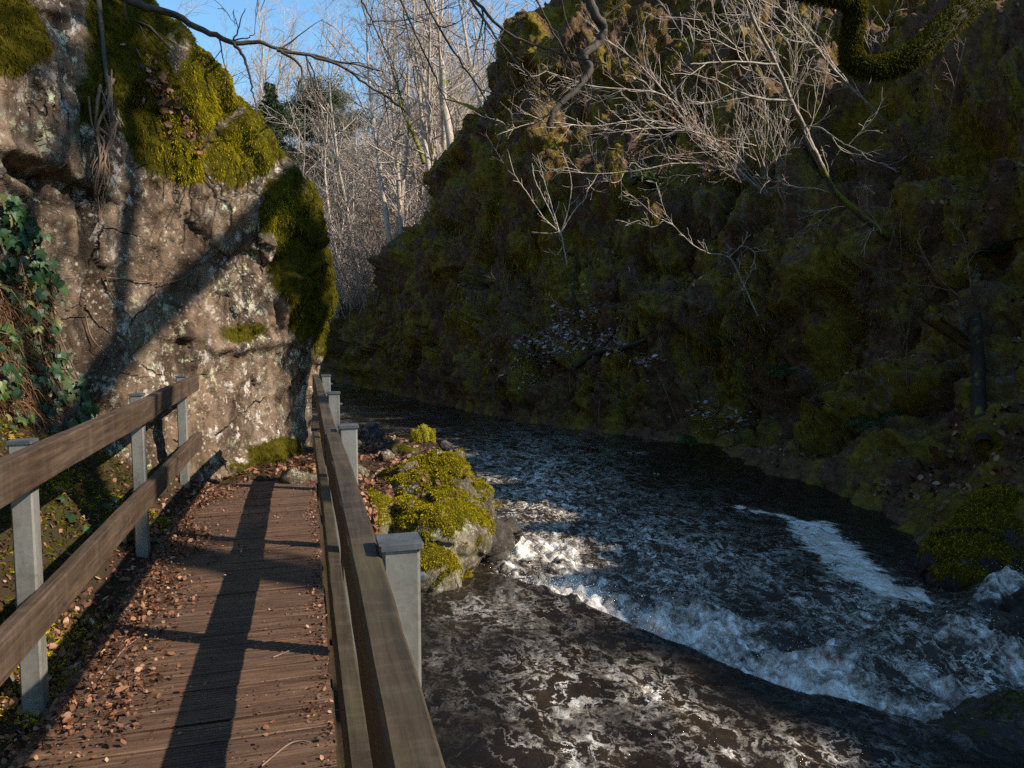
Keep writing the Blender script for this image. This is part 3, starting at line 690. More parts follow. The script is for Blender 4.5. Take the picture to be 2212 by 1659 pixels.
# ------------------------------------------------------------------ river bank under and around the boardwalk
bx = np.linspace(-4.2, 3.2, 330); by = np.linspace(-3, 20, 620)
X, Y = np.meshgrid(bx, by, indexing='ij')
def bank_z(X, Y):
    lz = -.02+1.0*sstep(-1.0, -2.35, X)+.55*sstep(-1.9, -3.2, X)*sstep(1, 6, Y)
    lz = lz*(1-sstep(6.6, 7.6, Y))+(.02+.25*sstep(-.9, -1.6, X))*sstep(6.6, 7.6, Y)
    dk = np.where(X < -.86, lz, -.16)
    dk = np.where(X < -.86, lz, np.where(Y < 7.66, -.16, .01-.16*(1-sstep(7.66, 7.78, Y))))
    edge = np.interp(Y, [-3, 7.9, 9.3, 10.3, 12, 13.2, 15, 20], [.45, .5, 1.3, 2.1, 2.1, 1.6, .5, -2])
    pl = np.where(Y < 7.0, -.7, -.34-.06*sstep(9, 13, Y))
    r = pl+(0-pl)*(1-sstep(.12, .9, X))*(Y > 6.5) if False else pl+(.0-pl)*(1-sstep(.1, .8, X))*sstep(7.0, 7.8, Y)*(1-sstep(9.5, 12, Y))
    z = np.where(X < .1, np.where(Y < 7.66, dk, dk*(1-sstep(9.5, 12, Y))+pl*sstep(9.5, 12, Y)), r)
    z = z-sstep(-.1, .75, X-edge)*(1.75+z)
    return z
Z = bank_z(X, Y)
P = np.stack([X, Y, Z], 2).reshape(-1, 3)
amp = .35+.65*sstep(-.95, -1.3, P[:, 0])+.4*(P[:, 0] > .2)
amp = np.where((P[:, 0] > -.95)*(P[:, 0] < .12)*(P[:, 1] < 7.4), 0.1, amp)
P[:, 2] += (fbm(P, 1.6, 4, 301)*.10+fbm(P, 6, 4, 302, billow=True)*.045)*amp
bank_V, bank_F = P, grid_faces(len(bx), len(by))
G = P.reshape(len(bx), len(by), 3); bank_N = grid_normals(G).reshape(-1, 3)
if bank_N[:, 2].mean() < 0: bank_N = -bank_N
mb = MB(); mb.add(P, bank_F); o = mb.build('riverbank', M['bank_soil'])
tag(o, 'mossy leaf strewn bank under the boardwalk and around the rock foot', 'bank', kind='structure')

# ------------------------------------------------------------------ boardwalk
bw = thing('boardwalk', 'brown grooved plank boardwalk running along the foot of the rock', 'boardwalk', (-.45, 3.0, 0))
BL = np.array([-.45, 3.0, 0])
mb = MB(); rng = np.random.default_rng(12)
y = -1.1; pitch = .147
while y < 7.62:
    x0, x1 = -1.03+rng.normal()*.006, .078+rng.normal()*.004
    dz = rng.normal()*.0022; tl = rng.normal()*.0015; sk = rng.normal()*.0022
    pr = [(0.0035, -.032), (0.0035, -.003), (.007, 0)]
    ng = 6; w = pitch-.007
    for g in range(ng):
        c = .012+(g+.5)*(w-.016)/ng
        if 0 < g < ng: pass
        pr += [(c-.0045, 0), (c-.0028, -.0045), (c+.0028, -.0045), (c+.0045, 0)]
    pr += [(w-.004, 0), (w, -.003), (w, -.032)]
    n = len(pr); xs = [x0, (2*x0+x1)/3, (x0+2*x1)/3, x1]; v = []
    for xi, x in enumerate(xs):
        for a, z in pr: v.append((x, y+a+sk*xi, z+dz+tl*(xi-1.5)+.0008*math.sin(x*4+y*9)))
    q = []
    for xi in range(3):
        for a in range(n-1): q.append((xi*n+a, xi*n+n+a, xi*n+n+a+1, xi*n+a+1))
    q += [(0, 1, n-2, n-1), (3*n, 4*n-1, 4*n-2, 3*n+1)]
    mb.add(v, q, rnd=rng.random())
    y += pitch
mb.build('deck', M['deck_wood'], bw, smooth=False, loc=BL)
for x in (-.97, -.46, .02):
    mb = MB(); box(mb, x-.035, x+.035, -1.1, 7.6, -.185, -.035, .004)
    mb.build('bearer', M['rail_wood'], bw, smooth=False, loc=BL)

def vbox(mb, x0, x1, y0, y1, z0, z1, b=.006):
    pr = [(x0+b, y0), (x1-b, y0), (x1, y0+b), (x1, y1-b), (x1-b, y1), (x0+b, y1), (x0, y1-b), (x0, y0+b)]
    v = [(x, y, z0) for x, y in pr]+[(x, y, z1) for x, y in pr]+[((x0+x1)/2, (y0+y1)/2, z0), ((x0+x1)/2, (y0+y1)/2, z1)]
    q = [(i, (i+1) % 8, 8+(i+1) % 8, 8+i) for i in range(8)]
    t = [(16, (i+1) % 8, i) for i in range(8)]+[(17, 8+i, 8+(i+1) % 8) for i in range(8)]
    mb.add(v, q, t)
def rail_piece(name, x0, x1, y0, y1, z0, z1, mat, parent, loc, dy=(0, 0), seed=0):
    """timber rail with slightly uneven edges and eased corners"""
    rng = np.random.default_rng(seed); n = max(6, int((y1-y0)/.12)); b = .006
    mb = MB(); ys = np.linspace(y0, y1, n)
    pr = np.array([(x0+b, z0), (x1-b, z0), (x1, z0+b), (x1, z1-b), (x1-b, z1), (x0+b, z1), (x0, z1-b), (x0, z0+b)])
    V = np.zeros((n, 8, 3)); V[:, :, 0] = pr[None, :, 0]; V[:, :, 2] = pr[None, :, 1]; V[:, :, 1] = ys[:, None]
    t = (ys-y0)/(y1-y0)
    V[:, :, 0] += (dy[0]*t+.004*np.sin(ys*1.3+seed))[:, None]; V[:, :, 2] += (dy[1]*t+.004*np.sin(ys*1.7+seed*2))[:, None]
    V[:, :, [0, 2]] += (rng.random((n, 8, 2))-.5)*.0025
    V = V.reshape(-1, 3); i = np.arange(n-1)[:, None]*8; k = np.arange(8)[None, :]
    q = np.stack([i+k, i+(k+1) % 8, i+8+(k+1) % 8, i+8+k], -1).reshape(-1, 4)
    e = (n-1)*8
    q2 = [(0, 7, 2, 1), (7, 6, 3, 2), (6, 5, 4, 3), (e, e+1, e+2, e+7), (e+7, e+2, e+3, e+6), (e+6, e+3, e+4, e+5)]
    mb.add(V, np.concatenate([q, np.array(q2)]))
    return mb.build(name, mat, parent, smooth=False, loc=loc)
def post(parent, loc, x, y, z0=-.55, z1=1.085, side=1):
    mb = MB(); vbox(mb, x-.04, x+.04, y-.04, y+.04, z0, z1, .007)
    vbox(mb, x-.043, x-.040, y-.022, y+.022, z0, z1-.01, .0005)
    p = mb.build('post', M['galvanised'], parent, smooth=False, loc=loc)
    mb = MB(); vbox(mb, x-.046, x+.046, y-.046, y+.046, z1, z1+.012, .004)
    c = mb.build('cap', M['dark_steel'], p, smooth=False, loc=loc)
    for z in (1.01, .43):
        mb = MB(); tube(mb, [(x+side*.041, y, z), (x+side*.052, y, z)], [.011, .011], 6)
        mb.build('bolt', M['dark_steel'], p, smooth=False, loc=loc)
RAILG = 'railings along the boardwalk'
L0 = np.array([-1.1, 3.0, 0])
rl = thing('railing', 'railing between the boardwalk and the mossy bank, its planks weathered brown on three steel posts', 'railing', L0, RAILG)
for y in (3.36, 5.48, 7.36): post(rl, L0, -1.098, y, side=-1)
rail_piece('top_rail', -1.055, -.995, -1.2, 5.5, .93, 1.078, M['rail_wood'], rl, L0, (0, 0), 1)
rail_piece('top_rail', -1.053, -.993, 5.504, 7.72, .928, 1.076, M['rail_wood'], rl, L0, (-.0, .01), 2)
rail_piece('lower_rail', -1.055, -.995, -1.2, 5.05, .36, .508, M['rail_wood'], rl, L0, (0, 0), 3)
rail_piece('lower_rail', -1.050, -.990, 5.056, 7.78, .37, .515, M['rail_wood'], rl, L0, (0, .0), 4)
R0 = np.array([.14, 3.0, 0])
rr = thing('railing', 'railing on the river side of the boardwalk, algae stained planks on four steel posts', 'railing', R0, RAILG)
for y in (1.56, 3.48, 5.27, 7.15): post(rr, R0, .186, y, z0=-1.5, side=1)
rail_piece('top_rail', .080, .142, -1.2, 3.38, .93, 1.075, M['rail_algae'], rr, R0, (0, 0), 5)
rail_piece('top_rail', .080, .142, 3.384, 7.6, .928, 1.073, M['rail_algae'], rr, R0, (-.012, .004), 6)
rail_piece('lower_rail', .082, .140, -1.2, 3.40, .36, .505, M['rail_algae'], rr, R0, (0, 0), 7)
rail_piece('lower_rail', .080, .138, 3.404, 7.6, .36, .505, M['rail_algae'], rr, R0, (-.012, 0), 8)

# ------------------------------------------------------------------ boulders
def star_blob(c, lobes, nu, nv, seed, fac=.08, cell=.5, nz=.03):
    th = np.linspace(0, 2*math.pi, nu, endpoint=False); ph = np.linspace(.001, math.pi-.001, nv)
    T, Q = np.meshgrid(th, ph, indexing='ij')
    D = np.stack([np.cos(T)*np.sin(Q), np.sin(T)*np.sin(Q), -np.cos(Q)], 2).reshape(-1, 3)
    R = np.full(len(D), .02); c = np.asarray(c, float)
    for (x, y, z, rx_, ry_, rz_) in lobes:
        s = np.array([rx_, ry_, rz_]); d = D/s; o_ = (c-np.array([x, y, z]))/s
        A = (d*d).sum(1); B = (d*o_).sum(1); Cc = (o_*o_).sum()-1
        disc = B*B-A*Cc
        r = np.where(disc > 0, (-B+np.sqrt(np.maximum(disc, 0)))/A, 0)
        R = np.maximum(R, r)
    Pw = c+D*R[:, None]
    R = R+facets(Pw+fbm(Pw, 2, 2, seed)[:, None]*.12, cell, fac, seed)+fbm(Pw, 3.5, 4, seed+1)*nz+fbm(Pw, 14, 3, seed+2)*nz*.3
    Pw = c+D*R[:, None]
    i = np.arange(nu)[:, None]*nv; i2 = ((np.arange(nu)+1) % nu)[:, None]*nv; k = np.arange(nv-1)[None, :]
    F = np.stack([i+k, i2+k, i2+k+1, i+k+1], -1).reshape(-1, 4)
    G = Pw.reshape(nu, nv, 3); Gp = np.concatenate([G[-1:], G, G[:1]], 0)
    N = grid_normals(Gp)[1:-1].reshape(-1, 3)
    if (N*D).sum() < 0: N = -N
    return Pw, F, N
def boulder(name, label, c, lobes, nu, nv, seed, mat='boulder', mossy=1.0, tuft=0, tmat='moss_bright', L=.045, fac=.08, cell=.5, nz=.03, group=None, cat='boulder', lo=.15, hi=.6):
    Pw, F, N = star_blob(c, lobes, nu, nv, seed, fac, cell, nz)
    ms = np.clip((sstep(lo, hi, N[:, 2]+fbm(Pw, 2.6, 4, seed+5)*.75))*mossy, 0, 1)
    Pw = Pw+N*(ms*(.025+.03*fbm(Pw, 7, 3, seed+6, billow=True)))[:, None]
    c = np.array([c[0], c[1], Pw[:, 2].min()])
    b = thing(name, label, cat, c, group)
    mb = MB(); mb.add(Pw, F, moss=ms); mb.build('stone', M[mat], b, loc=c)
    if tuft:
        rng = np.random.default_rng(seed)
        pos, nr, vi = sample(Pw, F, sstep(.35, .7, ms)*(Pw[:, 2] > -1.25)+1e-7, tuft, rng)
        nr = N[vi]
        mb = MB(); d = nr*.8+np.array([0, 0, -.25])+rng.normal(size=nr.shape)*.5
        blades(mb, pos-nr*.006, d, L*(.5+rng.random(tuft)), L*.2, rng)
        mb.build('moss', M[tmat], b, smooth=False, loc=c)
    return Pw, F, N, ms, b
isl = boulder('mossy_boulder', 'big sunlit boulder capped with yellow moss beside the rapids and the river side railing', (1.4, 8.8, -.8),
    [(.62, 8.45, -.86, .36, .55, .52), (1.30, 9.1, -.68, .58, .7, .50), (1.68, 9.05, -.56, .40, .5, .47), (2.02, 8.9, -.7, .26, .35, .34),
     (1.4, 8.4, -.86, .66, .8, .46), (1.22, 7.95, -1.18, .46, .62, .50), (1.35, 8.2, -.98, .58, .62, .42), (1.2, 8.7, -1.4, .6, .7, .5)], 300, 200, 41, tuft=34000, L=.034, fac=.10, cell=.5, nz=.05, lo=.36, hi=.8)
boulder('river_boulder', 'wet dark slab sloping into the rapids behind the moss capped boulder', (2.2, 9.15, -1.15), [(2.2, 9.15, -1.3, .42, .5, .5), (1.8, 9.3, -1.25, .5, .5, .45)],
    120, 80, 43, mat='stone_dark', mossy=.35, fac=.16, cell=.45)
c = pz(2110, 1250, -1.35)
boulder('mossy_boulder', 'dark moss covered boulder at the edge of the foam eddy', (c[0]+.25, c[1]+.3, -1.1),
    [(c[0]+.15, c[1]+.2, -1.3, .56, .48, .42), (c[0]+.6, c[1]+.4, -1.1, .5, .45, .42), (c[0]+1.0, c[1]+.55, -.95, .42, .45, .50), (c[0]-.1, c[1]+.05, -1.4, .42, .38, .30)],
    200, 130, 47, mat='stone_dark', mossy=.9, tuft=9000, tmat='moss_slope', L=.05, fac=.12, cell=.4)
c = pz(2110, 1560, -1.25)
boulder('sunken_boulder', 'low dark mossy boulder awash at the foot of the near rapids', (c[0], c[1], -1.35), [(c[0], c[1], -1.56, .55, .38, .30), (c[0]+.5, c[1]+.1, -1.56, .5, .4, .34)],
    90, 60, 53, mat='stone_dark', mossy=.4, tuft=500, tmat='moss_dark', L=.04)
c = pz(2200, 1360, -1.3)
boulder('river_boulder', 'black wet boulder with white water pouring over its side', (c[0]+.3, c[1], -1.35), [(c[0]+.3, c[1], -1.35, .55, .3, .38)], 80, 60, 57, mat='stone_dark', mossy=0)
STN = [(800, 945, .36, .22, 'stone_dark', 0, 'dark pointed stone on the gravel spit by the water'), (835, 990, .2, .11, 'boulder', .1, 'brown cobble on the leafy spit behind the mossy boulder'),
       (870, 978, .3, .1, 'boulder', .6, 'flat stone with green moss on the leafy spit'), (895, 1000, .3, .12, 'stone_dark', 0, 'wet dark flat stone at the water edge of the spit'),
       (770, 1030, .22, .14, 'boulder', .15, 'bare brown stone wedged against the left hump of the mossy boulder'), (640, 1036, .3, .09, 'boulder', .2, 'pale stone step at the far end of the boardwalk'),
       (960, 960, .16, .09, 'stone_dark', 0, 'small dark stone poking out of the river near the mossy stump')]
for i, (x, y, w, hh, m_, mo, lab) in enumerate(STN):
    c = pz(x, y, -.36) if x > 700 else pz(x, y, 0.01)
    boulder('stone', lab, (c[0], c[1], c[2]+hh*.25), [(c[0], c[1], c[2], w*.6, w*.55, hh), (c[0]+w*.3, c[1]+.05, c[2]-.02, w*.5, w*.4, hh*.8)], 60, 40, 60+i, mat=m_, mossy=mo, fac=.05, cell=.2, nz=.012, cat='stone',
            tuft=500 if mo > .5 else 0, tmat='moss_dark', L=.025)
# mossy stub of three short trunks standing at the water's edge
c = pz(915, 962, -.45); c0 = np.array([c[0], c[1], -.55])
stp = thing('tree_stump', 'short moss covered triple stump standing at the tip of the leafy spit', 'tree stump', c0)
for dx, hh, r_ in ((-.12, .36, .075), (.0, .42, .09), (.12, .36, .07)):
    mb = MB(); n = 9; zz = np.linspace(-.15, hh, n)
    pts = np.stack([c0[0]+dx+.02*np.sin(zz*7+dx*9), np.full(n, c0[1]+dx*.3), c0[2]+zz], 1)
    tube(mb, pts, r_*(1.15-.25*np.linspace(0, 1, n)**1.5)*np.r_[np.ones(n-1), .7], 10)
    mb.build('trunk', M['bark_mossy'], stp, loc=c0)
    mb = MB(); rng = np.random.default_rng(int(hh*100)); k_ = 900
    a_ = rng.random(k_)*6.283; z_ = rng.random(k_)*(hh+.02); rr_ = np.where(z_ > hh-.02, r_*rng.random(k_), r_*.98)
    pos = np.stack([c0[0]+dx+np.cos(a_)*rr_, c0[1]+dx*.3+np.sin(a_)*rr_, c0[2]+z_], 1)
    d = np.stack([np.cos(a_), np.sin(a_), rng.normal(size=k_)*.5+.2], 1)
    blades(mb, pos, d, .04, .008, rng); mb.build('moss', M['moss_bright'], stp, smooth=False, loc=c0)
# ------------------------------------------------------------------ branching
def wander(rng, p, d, L, n, wig, lift=0.0, droop=0.0):
    d = np.array(d, float); d /= np.linalg.norm(d); pts = [np.array(p, float)]; s = L/n
    for k in range(n):
        d = d+rng.normal(size=3)*wig; d[2] += lift-droop*(k/n); d /= np.linalg.norm(d)
        pts.append(pts[-1]+d*s)
    return np.array(pts)
def side_dir(rng, t, ang, up=0.0):
    a = rng.normal(size=3); a -= t*(a@t); a /= max(np.linalg.norm(a), 1e-6); a[2] += up
    a -= t*(a@t); a /= max(np.linalg.norm(a), 1e-6)
    return t*math.cos(ang)+a*math.sin(ang)
def ramify(rng, pts, rad, spec, out, lvl=0, up=.25, t0=.25, flat=None):
    """spec: list per level of (count per metre, length, ratio of radius, angle, wiggle, segments, lift)"""
    if lvl >= len(spec): return
    den, Lr, rr_, ang, wig, seg, lift = spec[lvl]
    sg = np.linalg.norm(np.diff(pts, axis=0), axis=1); cum = np.r_[0, np.cumsum(sg)]; tot = cum[-1]
    n = max(1, int(round(den*tot*(1-t0)+rng.random()*.9)))
    for k in range(n):
        t = t0+(1-t0)*((k+rng.random())/n); s = t*tot
        i = min(np.searchsorted(cum, s, side='right')-1, len(pts)-2); f = (s-cum[i])/max(sg[i], 1e-6)
        p = pts[i]*(1-f)+pts[i+1]*f; r = (rad[i]*(1-f)+rad[i+1]*f)
        tn = (pts[i+1]-pts[i])/max(sg[i], 1e-6)
        d = side_dir(rng, tn, ang*(.7+.6*rng.random()), up)
        L = Lr*(.55+.7*rng.random())*(1.15-.6*t)
        q = wander(rng, p, d, L, seg, wig, lift)
        r0 = max(min(r*.8, rr_), .0016); ra = np.linspace(r0, max(r0*.35, .0012), len(q))
        out.append((q, ra, lvl)); ramify(rng, q, ra, spec, out, lvl+1, up, .12)
def tubes(out, mb, sides=3, rmin=0.0):
    for q, ra, lvl in out: tube(mb, q, np.maximum(ra, rmin), 5 if (lvl == 0 and sides > 3) else 3, cap=False)

def traced(paths, d0, d1=None, n=None):
    """paths in photograph pixels with a distance for the two ends"""
    m_ = len(paths); ds = np.linspace(d0, d1 if d1 is not None else d0, m_)
    C = np.array([pd(x, y, d) for (x, y), d in zip(paths, ds)])
    return catmull(C, np.linspace(0, m_-1, n or (m_-1)*5+1))
def rooted(paths, dd, n=None):
    """traced path whose first point is set into the gorge side and whose end comes dd metres nearer"""
    h_, nn, D = root_at(*paths[0]); m_ = len(paths)
    C = np.array([h_-nn*.35+np.array([0, 0, -.1])]+[pd(x, y, D-.02-dd*(k/(m_-1))**.9) for k, (x, y) in enumerate(paths)][0:])
    C[1] = h_+nn*.03
    return catmull(C, np.linspace(0, m_, n or m_*5+1))
def crop3(*pp): return [((1400+x*.5426)*.8534, y*.5426*.8534) for x, y in pp]
def crop2(*pp): return [((700+x*.4219)*.8534, y*.3601) for x, y in pp]
def crop1(*pp): return [(x*.4219*.8534, y*.3601) for x, y in pp]
def limb_tree(name, label, cat, limbs, spec, barks, seed, group=None, up=.2, t0=.15, rmin=.0033, leaf=None, cats=0):
    """limbs: (points, r0, r1); the first point of the first limb is the root"""
    rng = np.random.default_rng(seed); root = limbs[0][0][0]
    b = thing(name, label, cat, root, group); out = []
    for (q, r0, r1, *mt) in limbs:
        q = np.array(q); q[1:-1] += rng.normal(size=(len(q)-2, 3))*.005
        ra = np.linspace(r0, r1, len(q)); mb = MB(); tube(mb, q, ra, 7)
        mb.build('stem', M[mt[0] if mt else barks[0]], b, loc=root); ramify(rng, q, ra, spec, out, 0, up, t0)
    mb = MB(); tubes(out, mb, 3, rmin)
    if out: mb.build('crown', M[barks[1]], b, loc=root)
    tips = np.array([q[-1] for q, r, l in out]) if out else np.zeros((0, 3))
    if leaf and len(tips):
        s_ = rng.choice(len(tips), leaf); mb = MB(); leaves(mb, tips[s_]+rng.normal(size=(leaf, 3))*.08, rng.normal(size=(leaf, 3)), .05, rng, 1)
        mb.build('leaves', M['beech_leaf'], b, smooth=False, loc=root)
    if cats and len(tips):
        mb = MB()
        for i_ in rng.choice(len(tips), cats): tube(mb, [tips[i_], tips[i_]-[0, 0, .04], tips[i_]-[.005, 0, .09]], [.006, .008, .005], 4)
        mb.build('catkin', M['beech_leaf'], b, loc=root)['kind'] = 'stuff'
    return b
def root_at(px_, py_):
    h_, n = hit(px_, py_); return (h_, n, float((h_-CAM)@FW)) if h_ is not None else (pd(px_, py_, 20), np.array([-1, 0, 0]), 20.0)
# ------------------------------------------------------------------ trees of the wood behind the bend
def forest_tree(seed, H, lean=0.0, spread=1.0, multi=1):
    rng = np.random.default_rng(seed); tr, cr = MB(), MB()
    for m_ in range(multi):
        d = np.array([rng.normal()*lean, rng.normal()*lean, 1.0])
        if multi > 1: a = m_/multi*6.28+rng.random(); d += np.array([math.cos(a), math.sin(a), 0])*.28
        h = H*(1 if m_ == 0 else .6+.35*rng.random())
        t = wander(rng, (0, 0, -.6), d, h, 13, .07, .02)
        r = np.linspace(1, .06, 14)**.85*H*.0105*(1 if multi == 1 else .72)
        tube(tr, t, r, 7)
        out = []
        ramify(rng, t, r, [(1.55, 3.6*spread, .05, .85, .13, 6, .045), (1.7, 1.7, .018, .75, .14, 4, .03), (3.2, .85, .009, .7, .16, 3, .02)], out, 0, .25, .22)
        tubes(out, cr, 3, .0065)
    return tr, cr
PROTO = []
for i, (H, le, sp, mu) in enumerate([(13, .05, 1, 1), (15, .08, 1.1, 1), (11, .12, .9, 3), (14, .04, .8, 1), (10, .1, 1.1, 4), (12, .16, 1, 2)]):
    tr, cr = forest_tree(500+i, H, le, sp, mu)
    b = thing('bare_tree', '', 'tree', (0, 0, -50), 'bare trees of the wood beyond the bend')
    tr.build('trunk', M['bark_forest'], b); cr.build('crown', M['twig_forest'], b)
    PROTO.append([b, False])
DESC = ['slender bare tree', 'tall spreading bare tree', 'bushy three stemmed bare tree', 'narrow upright bare tree', 'low many stemmed bare tree', 'leaning forked bare tree']
def plant(i, loc, rz, sc, label, tilt=(0, 0)):
    b, used = PROTO[i]
    if not used:
        PROTO[i][1] = True; b.location = loc; b.rotation_euler = (tilt[0], tilt[1], rz); b.scale = (sc,)*3; b['label'] = label; return b
    return copy_tree(b, loc, rz, sc, label, tilt)
rng = np.random.default_rng(88)
spots = []
# trees one can pick out, read off the photograph at the foot of their trunks (px, py, dist, kind, scale)
for (x, y, Yd, k_, s) in [(690, 600, 44, 0, .95), (735, 560, 58, 3, 1.1), (846, 535, 41, 1, 1.1), (868, 533, 43, 3, 1.25), (905, 470, 46, 5, 1.3), (938, 440, 40, 0, 1.25), (972, 350, 39, 1, 1.15), (1010, 320, 44, 3, 1.2),
                          (1065, 250, 42, 5, .85), (640, 520, 66, 2, 1.0), (790, 520, 62, 1, 1.0), (560, 400, 60, 2, 1.0)]:
    p = pY(x, y, Yd); spots.append((p, k_, s))
base = len(spots)
for j in range(64):
    Yd = 46+50*rng.random()**.8
    x = rng.uniform(470, 1160); r_ = ray(x, 600); Xw = r_[0]/r_[1]*Yd
    z = gz(Xw, Yd); spots.append((np.array([Xw, Yd, z]), int(rng.integers(0, 6)), .95+.45*rng.random()))
for j in range(16):
    Yd = rng.uniform(43, 62); x = rng.uniform(640, 1180); r_ = ray(x, 600); Xw = r_[0]/r_[1]*Yd
    spots.append((np.array([Xw, Yd, gz(Xw, Yd)]), int(rng.choice([1, 2, 4, 5])), 1.3+.4*rng.random()))
for j in range(12):                        # slope top behind the rock
    Yd = rng.uniform(26, 40); x = rng.uniform(180, 560); r_ = ray(x, 300); Xw = r_[0]/r_[1]*Yd
    spots.append((np.array([Xw, Yd, gz(Xw, Yd)]), int(rng.integers(0, 6)), .65+.3*rng.random()))
WH = ['rising just right of the rock outcrop', 'on the brown hillside beyond the rock', 'standing tall at the river bend', 'second from the left of the bend trees', 'leaning out at the gorge nose', 'rooted on the gorge nose', 'largest trunk above the gorge nose', 'behind the gorge nose',
      'against the sky beside the gorge crest', 'low on the far slope behind the rock', 'in the middle of the far wood', 'above the mossy brow of the rock']
for j, (p, k_, s) in enumerate(spots):
    z = p[2]
    h = BV.ray_cast(Vector((p[0], p[1], 60)), Vector((0, 0, -1)))
    g_ = gz(p[0], p[1]); zt = max(g_, h[0][2] if h[0] is not None else -9)
    z = zt if j >= base or abs(zt-z) < 3 else max(z, zt)-.0
    z = min(z, zt+.4) if zt > -2 else zt
    lab = DESC[k_]+(' '+WH[j] if j < base else (' in the dense wood on the far hillside' if j < base+80 else ' on the slope behind the rock top'))
    plant(k_, (p[0], p[1], z-.1), rng.random()*6.28, s, lab, (rng.normal()*.05, rng.normal()*.05))

# slender trees one can follow branch by branch at the bend
FT = [(1.25, 3.4, .055, .95, .12, 8, .03), (1.5, 1.8, .020, .8, .15, 5, .03), (2.6, .9, .011, .75, .17, 4, .02), (3.2, .45, .008, .7, .2, 3, .0)]
for i, (pp, D, r0, bk, lab) in enumerate([
    (crop2((690, 1520), (650, 1250), (610, 950), (585, 750), (560, 540), (545, 300), (540, 60), (535, -200)), 39, .15, 'bark_forest', 'slim grey tree whose foot stands by the mossy log at the bend'),
    (crop2((750, 1490), (740, 1250), (722, 950), (700, 700), (690, 560), (670, 300), (650, 0), (640, -250)), 40, .14, 'bark_forest', 'straight pale trunk close beside the slim grey tree'),
    (crop2((945, 1240), (915, 1020), (880, 800), (865, 650), (850, 450), (830, 250), (822, 0), (818, -260)), 38, .16, 'bark_forest', 'grey tree rising from the foot of the gorge nose'),
    (crop2((1055, 960), (1035, 800), (1005, 620), (1000, 450), (975, 250), (955, 0), (945, -260)), 37, .24, 'bark_forest', 'thickest pale trunk with a patch of bright moss at its foot'),
    (crop2((885, 980), (850, 880), (800, 760), (750, 650), (730, 540), (680, 380), (640, 270), (600, 60)), 40, .13, 'bark_mossy', 'yellow moss covered trunk leaning left among the grey ones'),
    (crop2((1030, 1060), (960, 960), (900, 800), (880, 600), (890, 350), (880, 80), (870, -200)), 39, .13, 'bark_forest', 'tall tree with a curved mossy foot behind the thickest trunk'),
    (crop2((385, 1660), (335, 1400), (300, 1150), (290, 1000), (300, 800), (310, 620)), 46, .11, 'twig_forest', 'thin pinkish stem just right of the mossy rock end'),
    (crop2((1240, 700), (1180, 650), (1080, 610), (990, 590)), 34, .13, 'bark_mossy', 'mossy bough sticking out left from the crest of the gorge nose')]):
    q = traced(pp, D, D+1); q[:, :] += 0
    limb_tree('bare_tree', lab, 'tree', [(q, r0, .02)], FT if i < 6 else [(1.6, 1.6, .02, .9, .15, 5, .03), (2.6, .8, .010, .8, .17, 4, .02)], (bk, 'twig_forest'), 300+i, up=.22, t0=.18, rmin=.0075)

# thickets of thin stems filling the far bank
def thicket(seed):
    rng = np.random.default_rng(seed); tr, cr = MB(), MB(); out = []
    for m_ in range(13):
        a = rng.random()*6.28; p = np.array([math.cos(a), math.sin(a), 0])*rng.random()*1.3; p[2] = -.3
        t = wander(rng, p, (math.cos(a)*.5, math.sin(a)*.5, 1), 2.2+2.4*rng.random(), 7, .15, .02)
        r = np.linspace(.022, .007, 8); tube(tr, t, r, 4)
        ramify(rng, t, r, [(2.8, 1.3, .012, .8, .16, 4, .02), (3.2, .7, .008, .75, .18, 3, .0)], out, 0, .1, .15)
    tubes(out, cr, 3, .006); return tr, cr
TH = []
for i in range(3):
    tr, cr = thicket(700+i); b = thing('shrub', '', 'shrub', (0, 0, -50), 'leafless shrubs filling the far bank')
    tr.build('stem', M['bark_forest'], b); cr.build('crown', M['twig_brown'] if i == 0 else M['twig_forest'], b); TH.append([b, False])
n_ = 0
for j in range(130):
    Yd = 38+52*rng.random(); x = rng.uniform(560, 1010); r_ = ray(x, 600); Xw = r_[0]/r_[1]*Yd
    if abs(Xw-river_x(Yd)) < 4.2: continue
    h = BV.ray_cast(Vector((Xw, Yd, 60)), Vector((0, 0, -1))); z = max(gz(Xw, Yd), h[0][2] if h[0] is not None else -9)
    k_ = int(rng.integers(0, 3)); s = .8+.7*rng.random(); lab = ['tangled brown leafless shrub on the far bank below the wood', 'pale twiggy shrub on the far bank below the wood', 'loose pale many stemmed shrub on the far bank'][k_]
    b, used = TH[k_]
    if not used: TH[k_][1] = True; b.location = (Xw, Yd, z); b.scale = (s,)*3; b['label'] = lab
    else: copy_tree(b, (Xw, Yd, z), rng.random()*6.28, s, lab)

